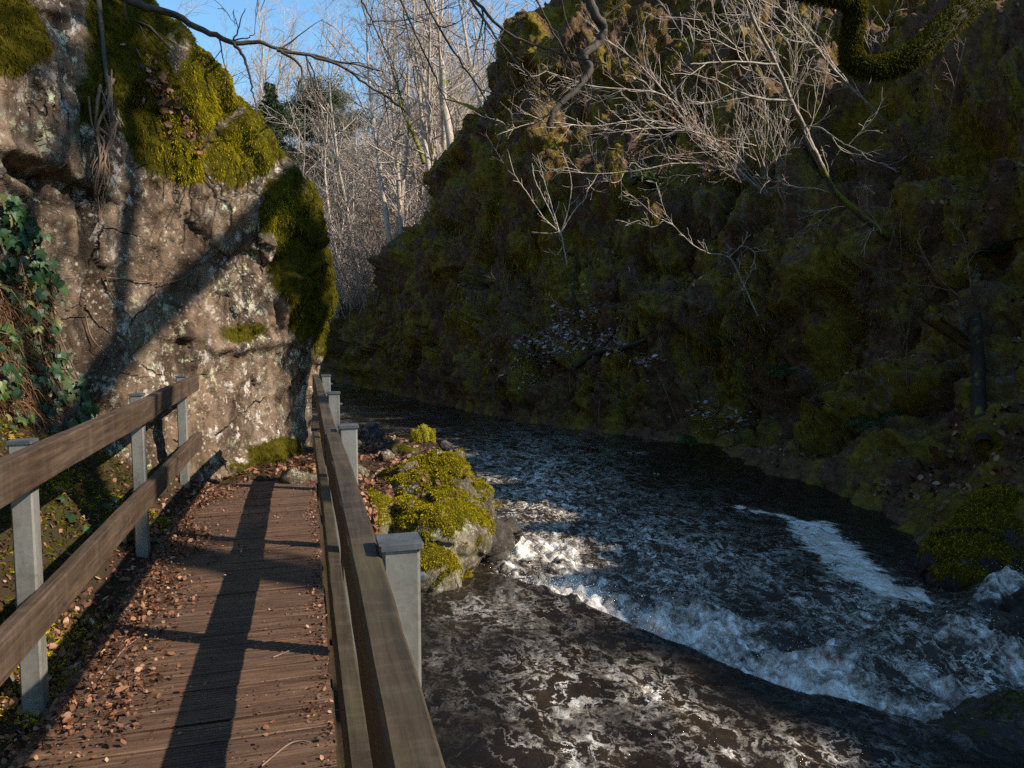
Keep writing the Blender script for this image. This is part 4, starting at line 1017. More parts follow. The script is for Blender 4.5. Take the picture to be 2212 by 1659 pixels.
# conifers
def conifer(name, label, x, ytop, Yd, H, mat, pine=False, seed=1):
    rng = np.random.default_rng(seed); top = pY(x, ytop, Yd); base_ = np.array([top[0], top[1], top[2]-H])
    b = thing(name, label, 'tree', base_)
    mb = MB(); t = wander(rng, base_-[0, 0, 3], (0, 0, 1), H+3, 10, .01); t[:, :2] = base_[:2]+(t[:, :2]-t[0, :2])*.3; t[-1] = top
    tube(mb, t, np.linspace(H*.018, .02, 11), 7); mb.build('trunk', M['bark_forest'], b, loc=base_)
    mb, br_ = MB(), MB()
    if not pine:
        for z in np.arange(H*.12, H, .26):
            R_ = (H-z)*.30+.15
            for k_ in range(6):
                a = rng.random()*6.28; L = R_*(.7+.5*rng.random()); m_ = 16
                q = wander(rng, base_+[0, 0, z], (math.cos(a), math.sin(a), .15), L, 4, .06, -.05)
                tube(br_, q, np.linspace(.03, .008, 5), 3, cap=False)
                ts = rng.random(m_*3); i_ = np.minimum((ts*4).astype(int), 3); f = (ts*4-i_)[:, None]
                pos = q[i_]*(1-f)+q[i_+1]*f
                d = np.stack([np.full(m_*3, math.cos(a)), np.full(m_*3, math.sin(a)), np.full(m_*3, -.5)], 1)+rng.normal(size=(m_*3, 3))*.55
                blades(mb, pos, d, .32, .05, rng)
    else:
        for c_ in range(52):
            z = H*(.45+.55*rng.random()); a = rng.random()*6.28; env = math.sin(math.pi*min(1, (z/H-.38)/.68))*H*.30+.3
            q = wander(rng, base_+[0, 0, z-.8], (math.cos(a), math.sin(a), .35), env*(.5+.6*rng.random()), 5, .12, .02)
            tube(br_, q, np.linspace(.07, .02, 6), 4, cap=False)
            for e in (3, 4, 5, 5):
                m_ = 190; cc = q[e]+rng.normal(size=3)*.25
                pos = cc+rng.normal(size=(m_, 3))*np.array([.55, .55, .16]); d = rng.normal(size=(m_, 3))*.8+np.array([0, 0, .5])
                blades(mb, pos, d, .26, .045, rng)
    br_.build('limb', M['bark_forest'], b, loc=base_); mb.build('foliage', M[mat], b, smooth=False, loc=base_)
conifer('spruce', 'pointed dark green spruce against the sky between the rock and the pine', 583, 175, 58, 15, 'needles', False, 5)
conifer('pine', 'round topped green pine above the far wood in the gap of sky', 700, 190, 66, 14, 'pine_needles', True, 6)
conifer('pine', 'smaller yellowish pine crown just right of the rock brow behind the spruce', 545, 235, 62, 11, 'pine_needles', True, 9)

# ------------------------------------------------------------------ shrubs and trees rooted in the gorge side
TW = [(2.0, 1.7, .011, .62, .14, 8, .02), (2.5, .75, .006, .6, .16, 5, .01), (3.2, .32, .004, .55, .18, 3, .0)]
TWs = [(3.5, .55, .010, .75, .17, 4, .03), (6, .24, .006, .7, .18, 3, .02)]
# hazel leaning out over the river
h_, n, D = root_at(1657, 426)
ends = [crop3((1000, 920), (780, 720), (640, 600), (520, 430), (410, 310), (300, 220), (205, 165)), crop3((1000, 920), (840, 800), (700, 765), (550, 765), (420, 790), (200, 810), (0, 790)),
        crop3((1005, 920), (960, 760), (900, 640), (850, 560)), crop3((1000, 920), (860, 760), (660, 610), (420, 560), (180, 590), (-60, 570), (-260, 630)), crop3((1000, 920), (800, 740), (560, 470), (380, 420), (180, 400), (-40, 330)), crop3((1010, 920), (990, 800), (960, 700), (925, 570)), crop3((1010, 915), (840, 700), (760, 650), (600, 600), (430, 600), (330, 610)),
        crop3((1050, 900), (1030, 700), (990, 540), (940, 380), (900, 260), (820, 190), (690, 90)), crop3((1080, 890), (1095, 620), (1110, 430), (1105, 200), (1110, 60), (1108, -40))]
limb_tree('hazel', 'pale sunlit hazel with several stems fanning up and left from the mid slope', 'tree',
          [(rooted(e, 2.4+.4*i), .036-.0025*i, .009) for i, e in enumerate(ends)], TW, ('bark_pale', 'twig_pale'), 21, cats=60)
h_, n, D = root_at(1935, 590)
limb_tree('leaning_tree', 'mossy footed tree curving out from the slope, its upper trunk white in the sun', 'tree',
          [(np.concatenate([rooted(crop3((1560, 1110), (1440, 1010), (1310, 890), (1255, 780)), 1.2), ]), .085, .062, 'bark_mossy'), (traced(crop3((1255, 780), (1210, 690), (1160, 570), (1110, 480), (1065, 360), (1000, 220), (940, 110), (890, -30)), root_at(*crop3((1560, 1110))[0])[2]-1.22, root_at(*crop3((1560, 1110))[0])[2]-4.6), .062, .026),
           (traced(crop3((1215, 700), (1170, 600), (1250, 600), (1330, 655), (1400, 690), (1490, 730)), D-2.2, D-3.2), .016, .007),
           (traced(crop3((1090, 470), (980, 460), (880, 435), (800, 395), (740, 360)), D-3, D-3.8), .026, .01),
           (traced(crop3((1040, 300), (900, 290), (760, 290), (640, 300)), D-3.6, D-4.4), .022, .01)], TW, ('bark_pale', 'twig_pale'), 22)
h_, n, D = root_at(1905, 270)
limb_tree('leaning_tree', 'thin bright stemmed tree slanting up and left under the contorted mossy limb', 'tree',
          [(rooted(crop3((1560, 580), (1460, 480), (1380, 400), (1290, 300), (1220, 210), (1160, 120), (1110, 70), (1010, 20), (900, -40)), 4.0), .04, .014),
           (traced(crop3((1220, 200), (1110, 190), (1000, 120), (880, 60)), D-2, D-3), .022, .01)], TW, ('bark_pale', 'twig_pale'), 23)
h_, n, D = root_at(1225, 560)
limb_tree('sapling', 'small pale bush like a candelabra springing from the slope left of the hazel', 'shrub',
          [(rooted(crop2((1740, 1590), (1722, 1480), (1700, 1400), (1600, 1300), (1500, 1150), (1430, 1050), (1395, 930)), 1.1), .024, .008),
           (traced(crop2((1705, 1400), (1600, 1180), (1550, 1080), (1533, 980)), D-.5, D-.9), .018, .008), (traced(crop2((1700, 1400), (1640, 1200), (1600, 1060), (1565, 930)), D-.5, D-1.2), .018, .008),
           (traced(crop2((1710, 1390), (1760, 1220), (1765, 1060), (1715, 920)), D-.5, D-1), .018, .008), (traced(crop2((1705, 1400), (1780, 1270), (1850, 1190), (1880, 1110)), D-.5, D-.9), .018, .008),
           (traced(crop2((1700, 1390), (1620, 1400), (1535, 1390)), D-.5, D-.7), .012, .006), (traced(crop2((1715, 1480), (1680, 1530), (1630, 1490)), D-.4, D-.7), .012, .006)],
          [(2.6, .5, .009, .65, .1, 5, .06)], ('twig_pale', 'twig_pale'), 24, rmin=.006)
h_, n, D = root_at(1692, 700)
limb_tree('sapling', 'grey sapling with a long leaning stem and bent twigs low on the slope', 'shrub',
          [(rooted(crop3((985, 1540), (930, 1420), (880, 1310), (820, 1200), (720, 1180), (640, 1130), (560, 1050), (530, 1010), (480, 850)), 1.5), .024, .007),
           (traced(crop3((560, 1050), (480, 1010), (400, 940), (335, 890)), D-1.2, D-1.7), .014, .007), (traced(crop3((530, 1020), (460, 1060), (400, 1030), (335, 1055)), D-1.2, D-1.5), .012, .006),
           (traced(crop3((820, 1200), (880, 1150), (940, 1180), (930, 1240)), D-.8, D-1), .012, .006)], TWs, ('bark_pale', 'twig_pale'), 25, rmin=.005)
# twiggy saplings standing over the upper slope
rng = np.random.default_rng(31)
SP = [(1290, 260, 2.2), (1345, 160, 2.6), (1420, 210, 2.4), (1500, 120, 2.4), (1560, 230, 2.0), (1600, 80, 2.4), (1660, 140, 2.2), (1250, 340, 2.0), (1180, 300, 2.0), (1130, 400, 1.8), (1330, 420, 1.8), (1065, 480, 1.6),
      (1760, 100, 2.2), (1900, 130, 1.8), (1985, 240, 1.8), (2050, 320, 2.0), (1390, 350, 1.8), (1480, 300, 1.8), (1010, 560, 1.6), (940, 590, 1.6), (2090, 640, 1.6), (1960, 760, 1.2), (1800, 860, 1.0), (1265, 700, 1.3), (1100, 640, 1.4), (1540, 690, 1.0), (1400, 650, 1.0), (1720, 560, 1.2)]
WD = ['on the sunlit crest', 'high on the shaded slope', 'on the mid slope', 'low on the slope']
for i, (x, y, L) in enumerate(SP):
    h_, n, D = root_at(x, y)
    ns = int(rng.integers(1, 4)); limbs = []
    for s_ in range(ns):
        d = np.array([-.55, -.25, .9])+n*.35+rng.normal(size=3)*.28
        limbs.append((wander(rng, h_-n*.2, d, L*(.8+.6*rng.random()), 9, .1, .03), .017*L/2, .005))
    where = WD[0] if y < 200 else WD[1] if y < 350 else WD[2] if y < 620 else WD[3]
    limb_tree('sapling', ['single stemmed', 'two stemmed', 'three stemmed'][ns-1]+' leafless sapling '+where+' of the gorge side', 'shrub', limbs, [(3.2, .7, .012, .75, .16, 4, .03), (5, .34, .007, .7, .18, 3, .02), (5, .16, .005, .6, .2, 2, 0)] if y < 500 else TWs,
              ('bark_pale', 'twig_pale') if y < 160 else ('twig_brown', 'twig_brown'), 100+i, 'leafless saplings on the gorge side', rmin=.004 if y < 500 else .003, leaf=30 if i in (4, 18) else None)
h_, n, D = root_at(1640, 360)
limb_tree('beech_sapling', 'young beech still holding coppery dead leaves behind the hazel', 'shrub', [(traced([(1600, 395), (1520, 350), (1440, 335), (1380, 345)], D-2, D-3.0), .02, .008), (traced([(1600, 395), (1560, 330), (1500, 290), (1440, 265)], D-2, D-3), .02, .008)], TWs, ('twig_brown', 'twig_brown'), 29, leaf=420)
# long thin stems hanging and leaning on the gorge side
rng = np.random.default_rng(77)
for i in range(34):
    x, y = rng.uniform(980, 2150), rng.uniform(420, 930); h_, n, D = root_at(x, y)
    if h_ is None: continue
    L = rng.uniform(.8, 2.2); q = wander(rng, h_-n*.1, n*.35+np.array([rng.normal()*.3, 0, rng.choice([-1, 1.2])*1.0]), L, 10, .09, -.02)
    limb_tree('sapling', 'thin brown stem '+['hanging from', 'leaning on'][i % 2]+' the gorge side', 'shrub', [(q, .009, .003)], [(1.6, .4, .005, .6, .16, 4, 0), (2.5, .2, .0035, .6, .18, 3, 0)], ('twig_brown', 'twig_brown'), 800+i, 'thin stems on the gorge side', rmin=.003)
# mossy old stems against the slope
for i, (pp, r0, r1, lab) in enumerate([([(2124, 960), (2116, 880), (2110, 780), (2104, 690), (2106, 590)], .12, .09, 'bare barked dead trunk standing against the dark slope at the river end'),
        ([(1240, 790), (1290, 765), (1340, 755), (1395, 735)], .12, .06, 'fallen mossy trunk lying below the snowy looking leaf patch'),
        ([(1250, 690), (1235, 610), (1245, 560), (1225, 545)], .06, .03, 'short brown stem under the candelabra bush')]):
    q = []
    for (x, y) in pp:
        a, n, D = root_at(x, y); q.append(a+n*r0*.6)
    q = np.array(q); q = catmull(q, np.linspace(0, len(q)-1, 15)); mb = MB(); tube(mb, q, np.linspace(r0, r1, 15), 9)
    b = thing('dead_tree' if i == 0 else 'fallen_tree' if i == 1 else 'dead_sapling', lab, 'trunk', q[0]); mb.build('trunk', M['bark_limb' if i == 1 else 'bark_rotten'], b, loc=q[0])
# ------------------------------------------------------------------ overhanging and shading trees
SH_SPEC = [(1.5, 1.7, .035, .85, .16, 6, .02), (2.6, .8, .014, .75, .18, 4, .01), (4, .4, .007, .7, .18, 3, 0)]
def cm(pts, n=6): pts = np.array(pts, float); return catmull(pts, np.linspace(0, len(pts)-1, (len(pts)-1)*n+1))
lean = [(11.9, -3.2, 3.4), (11.3, -2.2, 6), (10.3, -.9, 8.6), (9.3, .7, 10.0), (9.5, 2.6, 10.9), (9.8, 4.6, 11.7), (10.4, 6.6, 12.2)]
drop = [(10.0, 5.2, 11.9), (7.6, 7.4, 10.6), (5.0, 8.4, 8.6)]
hang = np.concatenate([np.array(drop), np.array([pd(x, y, d) for x, y, d in [(1225, -170, 8.9), (1260, -40, 9), (1285, 30, 9), (1305, 62, 9.1), (1290, 95, 9.1), (1262, 120, 9), (1275, 150, 9), (1245, 195, 8.9), (1200, 235, 8.8), (1185, 270, 8.8)]])])
def droop(*pp): return np.concatenate([np.array(drop[1:]), np.array([pd(x, y, d) for x, y, d in pp])])
tw4 = droop((1080, -210, 8.6), (1130, -60, 8.5), (1190, 60, 8.5), (1240, 160, 8.5), (1230, 240, 8.4))
tw5 = droop((920, -210, 8.0), (985, -60, 8.0), (1050, 50, 8), (1130, 150, 8), (1200, 215, 8), (1260, 235, 8))
tw6 = droop((760, -190, 7), (760, -60, 7), (800, 40, 7), (850, 140, 7), (870, 230, 7))
tw1 = np.concatenate([np.array(drop[1:]), np.array([pd(x, y, d) for x, y, d in [(960, -190, 8.4), (1000, -40, 8.2), (1090, 65, 8.1), (1190, 108, 8), (1310, 140, 8)]])])
tw2 = np.concatenate([np.array(drop[1:]), np.array([pd(x, y, d) for x, y, d in [(880, -200, 7.6), (900, -50, 7.6), (960, 80, 7.6), (1040, 200, 7.6), (1090, 300, 7.6)]])])
tw3 = np.concatenate([np.array(drop[1:]), np.array([pd(x, y, d) for x, y, d in [(800, -180, 7.2), (850, -40, 7.1), (905, 90, 7.1), (960, 210, 7.1), (985, 290, 7.1)]])])
limb_tree('overhanging_tree', 'large dark tree leaning over the river with a crooked limb hanging against the crest', 'tree',
    [(cm(lean), .24, .12), (cm(hang, 8), .08, .03), (cm(tw1, 8), .035, .006), (cm(tw2, 8), .025, .004), (cm(tw3, 8), .022, .004), (cm(tw4, 8), .022, .004), (cm(tw5, 8), .025, .004), (cm(tw6, 8), .018, .003),
     (cm([(9.6, 3.2, 11.1), (9.45, 3.6, 10.5), (9.25, 4.1, 9.5), (9.2, 4.45, 8.4), (9.25, 4.6, 7.6)]), .15, .04), (cm([(9.35, 1.4, 10.5), (8.0, 2.2, 11.6), (6.8, 3.6, 12.4), (5.4, 4.6, 13)]), .10, .03), (cm([(9.35, .4, 9.9), (9.35, .1, 11.4), (9.5, .7, 12.6), (9.7, 1.8, 13.8), (9.8, 2.6, 14.4)]), .12, .04), (cm([(10.1, -.6, 8.9), (8.6, .4, 9.2), (7.4, 1.8, 9.9)]), .08, .03),  # out of view; drooping and upright limbs added to shade the rock
     (cm([(10.9, -1.6, 7.2), (9.4, -.2, 7.6), (8.4, 1.4, 8.6)]), .06, .02)],
    [(1.3, 1.3, .014, .85, .16, 6, -.01), (2.4, .6, .006, .75, .18, 4, -.02), (4, .28, .005, .7, .18, 3, -.02)], ('bark_dark', 'bark_dark'), 41, up=0, t0=.45)
oak = [(2330, -330, 10.6), (2230, -150, 10.2), (2130, -25, 9.8), (2060, 40, 9.6), (1990, 105, 9.5), (1930, 140, 9.5), (1870, 146, 9.5), (1838, 120, 9.5), (1842, 60, 9.4), (1848, 15, 9.3), (1815, -5, 9.2), (1760, -12, 9.1), (1700, -30, 9.0)]
op = np.array([pd(*c) for c in oak])
q0 = op[0]; rootp = np.array([q0[0]+2.2, q0[1]-.8, q0[2]-3.4])
limb_tree('mossy_oak', 'contorted thick mossy limb looping down from the upper corner over the gorge', 'tree',
    [(cm([rootp, rootp+[-.6, .1, 1.8], q0+[.3, 0, .4], *op[0:1], *op[1:]], 8), .21, .085)], [(1.0, .7, .02, .85, .2, 5, .05), (3, .4, .009, .7, .2, 4, .02)], ('bark_limb', 'twig_brown'), 42, up=.3, t0=.5)
rng = np.random.default_rng(43)
q = cm(op[1:], 14); n_ = 24000; i_ = rng.integers(0, len(q)-1, n_); f = rng.random((n_, 1)); rad_ = np.interp(i_/len(q), [0, 1], [.182, .085])[:, None]
dv = unit(rng.normal(size=(n_, 3))+np.array([0, 0, .45])); pos = q[i_]*(1-f)+q[i_+1]*f+dv*rad_*.97
mb = MB(); blades(mb, pos, dv+rng.normal(size=(n_, 3))*.4, .055, .011, rng)
o = bpy.data.objects['mossy_oak']; mb.build('moss', M['moss_dark'], o, smooth=False, loc=np.array(o.location))
D_ = 6.2
ob = [(250, -260, 7.4), (330, -120, 7), (430, -60, 6.6)]
b1 = [pd(x, y, d) for x, y, d in ob[:1]]
main = np.concatenate([np.array([(-4.2, 6.6, 5.6), (-3.9, 6.6, 6.6)]), np.array([pd(-100, -330, 7.2), pd(120, -120, 6.7)]), traced(crop1((780, 0), (1000, 70), (1220, 180), (1390, 250), (1550, 255), (1700, 300), (2000, 360), (2300, 430)), 6.3, 6.9, 8)])
d1 = traced(crop1((1390, 250), (1450, 320), (1480, 400), (1510, 520), (1530, 610), (1545, 690)), 6.45, 6.5)
d2 = traced(crop1((1680, 300), (1790, 375), (1815, 440), (1790, 520), (1770, 640)), 6.55, 6.6)
d3 = traced(crop2((0, 300), (200, 335), (400, 400), (560, 520), (680, 590), (800, 690), (870, 780)), 6.6, 7.2)
d4 = traced(crop2((180, 350), (210, 480), (240, 620), (260, 760), (300, 860)), 6.6, 6.7)
d5 = traced(crop1((1400, 240), (1430, 160), (1470, 50)), 6.4, 6.4); d6 = traced(crop1((1400, 240), (1480, 225), (1530, 195)), 6.4, 6.3)
e1 = np.concatenate([np.array([pd(60, -160, 6.9)]), traced(crop1((640, -10), (760, 90), (900, 170), (1000, 270), (1080, 360)), 6.6, 6.8, 5)])
limb_tree('overhanging_tree', 'dark thin branch reaching across the gap of sky from above the rock', 'tree',
    [(cm(main, 5), .050, .006), (d1, .016, .004), (d2, .014, .004), (d3, .016, .006), (d4, .010, .003), (d5, .008, .003), (d6, .007, .003), (cm(e1, 4), .02, .006)],
    [(2.2, .62, .008, .8, .15, 5, -.05), (3.2, .3, .0045, .7, .18, 4, -.03), (3, .14, .003, .6, .18, 3, 0)], ('bark_dark', 'bark_dark'), 44, up=0, t0=.3, rmin=.0028)

# ------------------------------------------------------------------ cover on the gorge side
sx_, sy_, sd_ = proj(slope_V)
P = slope_V; px, py = sx_, sy_
inv = (sd_ > 1)*(sx_ > 560)*(sx_ < 2350)*(sy_ > -120)*(sy_ < 1250)*(P[:, 2] > -1.25)
near_w = inv/np.clip(sd_/14, .7, 3)
mn = fbm(P*np.array([1, 1, .3]), .9, 4, 401); lf = fbm(P, .7, 4, 402)
white = np.maximum.reduce([blob(1220, 725, 60, 30, -35, 1, 3), blob(1170, 775, 70, 22, -30, 1, 3), blob(1310, 735, 60, 26, 10, .8, 3), blob(1380, 785, 40, 10, 5, .5), blob(1250, 690, 40, 30, -20, .7), blob(1560, 905, 60, 18, 5, .4)])*(sd_ > 1)
def slope_cover(name, label, cat, mat, n, w, L, wd, dirf, seed):
    rng = np.random.default_rng(seed); pos, nr, vi = sample(slope_V, slope_F, w+1e-9, n, rng); nr = slope_N[vi]
    mb = MB(); sc = np.clip(sd_[vi]/16, .6, 1.8)
    blades(mb, pos-nr*.02, dirf(nr, rng), L*(.4+.9*rng.random(n))*sc, wd*sc, rng); o = mb.build(name, M[mat], smooth=False)
    tag(o, label, cat, kind='stuff')
slope_cover('hillside_moss', 'dark olive moss hanging in cushions all over the gorge side', 'moss', 'moss_slope', 110000, near_w*(.12+sstep(-.02, .22, mn))*sstep(-.9, .4, P[:, 2])*(1-white), .10, .017, lambda nr, r: nr*.6+np.array([0, 0, -.8])+r.normal(size=nr.shape)*.45, 5)
slope_cover('hillside_gold_moss', 'yellowish moss tufts on the higher ribs of the gorge side', 'moss', 'moss_slope_gold', 50000, near_w*sstep(.1, .35, mn)*sstep(-.9, .4, P[:, 2])*(1-white), .085, .015, lambda nr, r: nr*.7+np.array([0, 0, -.6])+r.normal(size=nr.shape)*.5, 6)
gcl = sstep(.12, .3, fbm(P, 1.5, 3, 404))
slope_cover('hillside_grass', 'withered straw grass hanging down the gorge side', 'grass', 'grass', 9000, near_w*gcl*sstep(.15, .5, slope_N[:, 2])*sstep(8.5, 5.5, P[:, 2]), .42, .010, lambda nr, r: nr*.8+np.array([0, 0, -.25])+r.normal(size=nr.shape)*.4, 7)
rng = np.random.default_rng(8)
pos, nr, vi = sample(slope_V, slope_F, near_w*sstep(.15, .5, slope_N[:, 2])*sstep(-.2, .2, lf)+1e-9, 26000, rng)
mb = MB(); leaves(mb, pos+slope_N[vi]*.03, slope_N[vi], .085, rng, .6); o = mb.build('fallen_leaves', M['leaf_litter'], smooth=False); tag(o, 'brown fallen leaves caught on the ledges of the gorge side', 'leaves', kind='stuff')
pos, nr, vi = sample(slope_V, slope_F, white*sstep(-.2, .2, fbm(P, 2.5, 4, 406)+.1)+1e-9, 4200, rng)
mb = MB(); leaves(mb, pos+np.array([0, 0, .05]), unit(slope_N[vi]*.6+np.array([-.15, .3, 1.0])), .13, rng, .3); o = mb.build('shiny_leaves', M['leaf_sky_sheen'], smooth=False)
tag(o, 'patch of fallen leaves paled to stand for sky sheen above the river', 'leaves', kind='stuff')

# ------------------------------------------------------------------ ferns
def fern_mesh(seed, n=9, L=.5):
    rng = np.random.default_rng(seed); mb = MB(); st_ = MB()
    for k_ in range(n):
        a = k_/n*6.28+rng.random()*.5; q = wander(rng, (0, 0, 0), (math.cos(a)*.8, math.sin(a)*.8, .75), L*(.7+.5*rng.random()), 9, .04, -.14)
        tube(st_, q, np.linspace(.004, .0015, 10), 3, cap=False)
        for s_ in (-1, 1):
            t = np.repeat(np.linspace(.12, .98, 26), 2)+rng.random(52)*.01; i_ = np.minimum((t*9).astype(int), 8); f = np.minimum(t*9-i_, 1)[:, None]
            pos = q[i_]*(1-f)+q[i_+1]*f; tn = unit(q[i_+1]-q[i_]); sd2 = unit(np.cross(tn, np.array([0, 0, 1.0])))*s_
            blades(mb, pos, sd2+tn*.35+rng.normal(size=pos.shape)*.08, .13*L/.5*np.sin(np.pi*np.clip(t*.8+.2, 0, 1))+.01, .012, rng)
    return mb, st_
proto = None
for i, (x, y, s, lab) in enumerate([(1895, 905, 1.1, 'green fern on the dark slope below the mossy column'), (1490, 960, .8, 'small fern at the water line beneath the gorge side'), (1385, 395, 1.3, 'green fern in the branches of the hazel'),
        (2140, 560, 1.0, 'fern on the right hand slope near the barked dead trunk'), (1180, 455, 1.1, 'fern tucked above the candelabra bush'), (1690, 800, .9, 'fern hanging under the grey sapling'), (1560, 745, .8, 'drooping fern beside the grey rock slab')]):
    h_, n, D = root_at(x, y)
    if proto is None:
        proto = thing('fern', lab, 'fern', h_+n*.05, 'ferns on the gorge side'); a, b_ = fern_mesh(3); a.build('frond', M['fern'], proto, smooth=False); b_.build('stalk', M['fern'], proto); c = proto
    else: c = copy_tree(proto, h_+n*.05, i*1.3, s, lab)
    c.rotation_euler = (0.3, -.5, i*1.3); c.scale = (s*1.2,)*3

# ------------------------------------------------------------------ cover on the near bank, deck, spit and boulder
P = bank_V; px, py, bd = proj(P)
BVB = BVHTree.FromPolygons([Vector(v) for v in bank_V], bank_F.tolist())
X, Y = P[:, 0], P[:, 1]; n1 = fbm(P*np.array([1, 1, 0]), 1.3, 4, 501)
def bank_blades(name, label, mat, n, w, L, wd, seed, dn=-.2):
    rng = np.random.default_rng(seed); pos, nr, vi = sample(bank_V, bank_F, w+1e-9, n, rng); nr = bank_N[vi]
    mb = MB(); blades(mb, pos-nr*.008, nr+np.array([0, 0, dn])+rng.normal(size=nr.shape)*.5, L*(.4+.9*rng.random(n)), wd, rng)
    tag(mb.build(name, M[mat], smooth=False), label, 'moss', kind='stuff')
lb = (Y > .5)*(Y < 7.6)
bank_blades('bank_moss', 'bright green moss on the bank behind the left railing', 'moss_bright', 13000, lb*(X < -1.02)*sstep(.08, .32, n1)*(X > -2.2), .045, .0075, 51)
bank_blades('bank_dark_moss', 'dark moss and stalks on the bank below the ivy', 'moss_dark', 26000, lb*(X < -1.3), .06, .010, 52)
bank_blades('spit_moss', 'thin moss on the leafy spit and the rock foot', 'moss_gold', 6000, (X > .1)*(X < 2.2)*(Y > 7.6)*(Y < 13)*(P[:, 2] > -.8)*sstep(.05, .3, n1)+.6*(Y > 7.6)*(Y < 8.6)*(X < -.3)*(X > -1.2), .03, .006, 53)
def litter(name, label, n, w, size, seed, tilt=.55, V=None, F=None, N=None, mat='leaf_litter', lift=.012, curl=.3):
    V, F, N = (bank_V, bank_F, bank_N) if V is None else (V, F, N)
    rng = np.random.default_rng(seed); pos, nr, vi = sample(V, F, w+1e-9, n, rng); nr = N[vi]
    mb = MB(); leaves(mb, pos+nr*(lift*(.3+rng.random(n)))[:, None], nr, size, rng, tilt, curl)
    tag(mb.build(name, M[mat], smooth=False), label, 'leaves', kind='stuff')
litter('fallen_leaves', 'russet fallen leaves heaped between the deck edge and the mossy bank', 7000, lb*(.15+sstep(-1.35, -1.1, X)*(X < -.84))*(X < -.84)*(X > -2.0)*(.5+sstep(-.2, .2, n1)), .034, 54, .9)
litter('fallen_leaves', 'reddish leaf carpet on the low spit behind the mossy boulder', 6500, (X > .15)*(X < 2.3)*(Y > 7.8)*(Y < 14)*(P[:, 2] > -.75)*(.25+sstep(-.3, .1, n1)), .065, 55)
litter('fallen_leaves', 'leaves gathered where the boardwalk meets the foot of the rock', 1500, (Y > 7.65)*(Y < 9.1)*(X > -1.3)*(X < .6), .06, 56)
dk = np.stack(np.meshgrid(np.linspace(-1.02, .078, 120), np.linspace(.4, 7.6, 500), indexing='ij'), 2); dkV = np.concatenate([dk.reshape(-1, 2), np.full((120*500, 1), .001)], 1); dkF = grid_faces(120, 500); dkN = np.tile([0, 0, 1.0], (len(dkV), 1))
dx, dy_ = dkV[:, 0], dkV[:, 1]; dn = fbm(dkV, 1.6, 4, 601)
wl = sstep(-.70, -.93, dx+dn*.30); wr = sstep(-.02, .06, dx+dn*.10)
litter('fallen_leaves', 'whole brown leaves drifted along the left edge of the deck', 4000, wl, .025, 57, .8, dkV, dkF, dkN, lift=.02)
litter('leaf_crumbs', 'orange leaf crumbs swept along both edges of the deck', 5200, wl*.7+sstep(-.55, -.85, dx+dn*.4)*.4+wr*1.6*(dy_ > .4)+.02, .017, 58, .7, dkV, dkF, dkN, lift=.008)
litter('deck_crumbs', 'tiny bits of leaf scattered over the planks', 1500, .1+sstep(.0, .3, dn), .013, 59, .4, dkV, dkF, dkN, lift=.004)
rng = np.random.default_rng(60); n_ = 420; pos, nr, vi = sample(dkV, dkF, .25+wl*2+wr, n_, rng)
mb = MB(); d = rng.normal(size=(n_, 3))*np.array([1, .45, .06]); blades(mb, pos+np.array([0, 0, .006]), d, .03+.10*rng.random(n_)**2, .0016, rng, bend=np.zeros(3))
tag(mb.build('straw', M['grass'], smooth=False), 'thin straws and pine needles lying across the planks', 'straw', kind='stuff')
w_ = sstep(.55, .85, isl[2][:, 2])*(isl[0][:, 2] > -.5)
litter('fallen_leaves', 'pinkish dry leaves on the moss cap of the big boulder', 170, w_*sstep(0, .25, fbm(isl[0], 2.2, 3, 610)), .055, 61, .5, isl[0], isl[1], isl[2], lift=.03)
px, py, dd = proj(rock_V)
litter('fallen_leaves', 'brown leaves lodged in the gully between the moss humps on the rock', 420, np.maximum(blob(340, 190, 26, 70, -30), blob(405, 260, 16, 60, -15)*.8)*(dd > 1), .055, 62, .5, rock_V, rock_F, rock_N, lift=.05)
# single leaves and sticks lying on the deck
LS = [(575, 1572, .07, 'orange pointed leaf lying alone on the near planks'), (775, 0, 0, ''), (530, 1180, .045, 'small curled leaf on the deck beside the rail shadow'), (660, 1043, .05, 'pale leaf at the far right corner of the deck'), (600, 1262, .04, 'tan leaf on the middle planks right of the shadow'), (265, 1500, .05, 'brown leaf on the planks near the leaf drift')]
for i, (x, y, s, lab) in enumerate(LS):
    if not s: continue
    c = pz(x, y, .006); mb = MB(); rng = np.random.default_rng(70+i)
    leaves(mb, c[None]+[0, 0, .006], np.array([[0, 0, 1.0]]), s/.9, rng, .12, .5); b = mb.build('fallen_leaf', M['leaf_litter'], smooth=False, loc=c); tag(b, lab, 'leaf', 'single leaves on the deck')
for i, (pp, lab) in enumerate([([(590, 1420), (640, 1400), (665, 1392)], 'thin pale stick on the planks by the post shadow'), ([(565, 1655), (620, 1610), (650, 1600), (670, 1604)], 'forked twig on the nearest planks'), ([(215, 1470), (270, 1400), (340, 1350)], 'long bent stick lying among the leaves')]):
    q = cm([pz(x, y, .008) for x, y in pp]); mb = MB(); tube(mb, q, np.linspace(.004, .002, len(q)), 5); tag(mb.build('stick', M['twig_brown'], loc=q[0]), lab, 'stick')

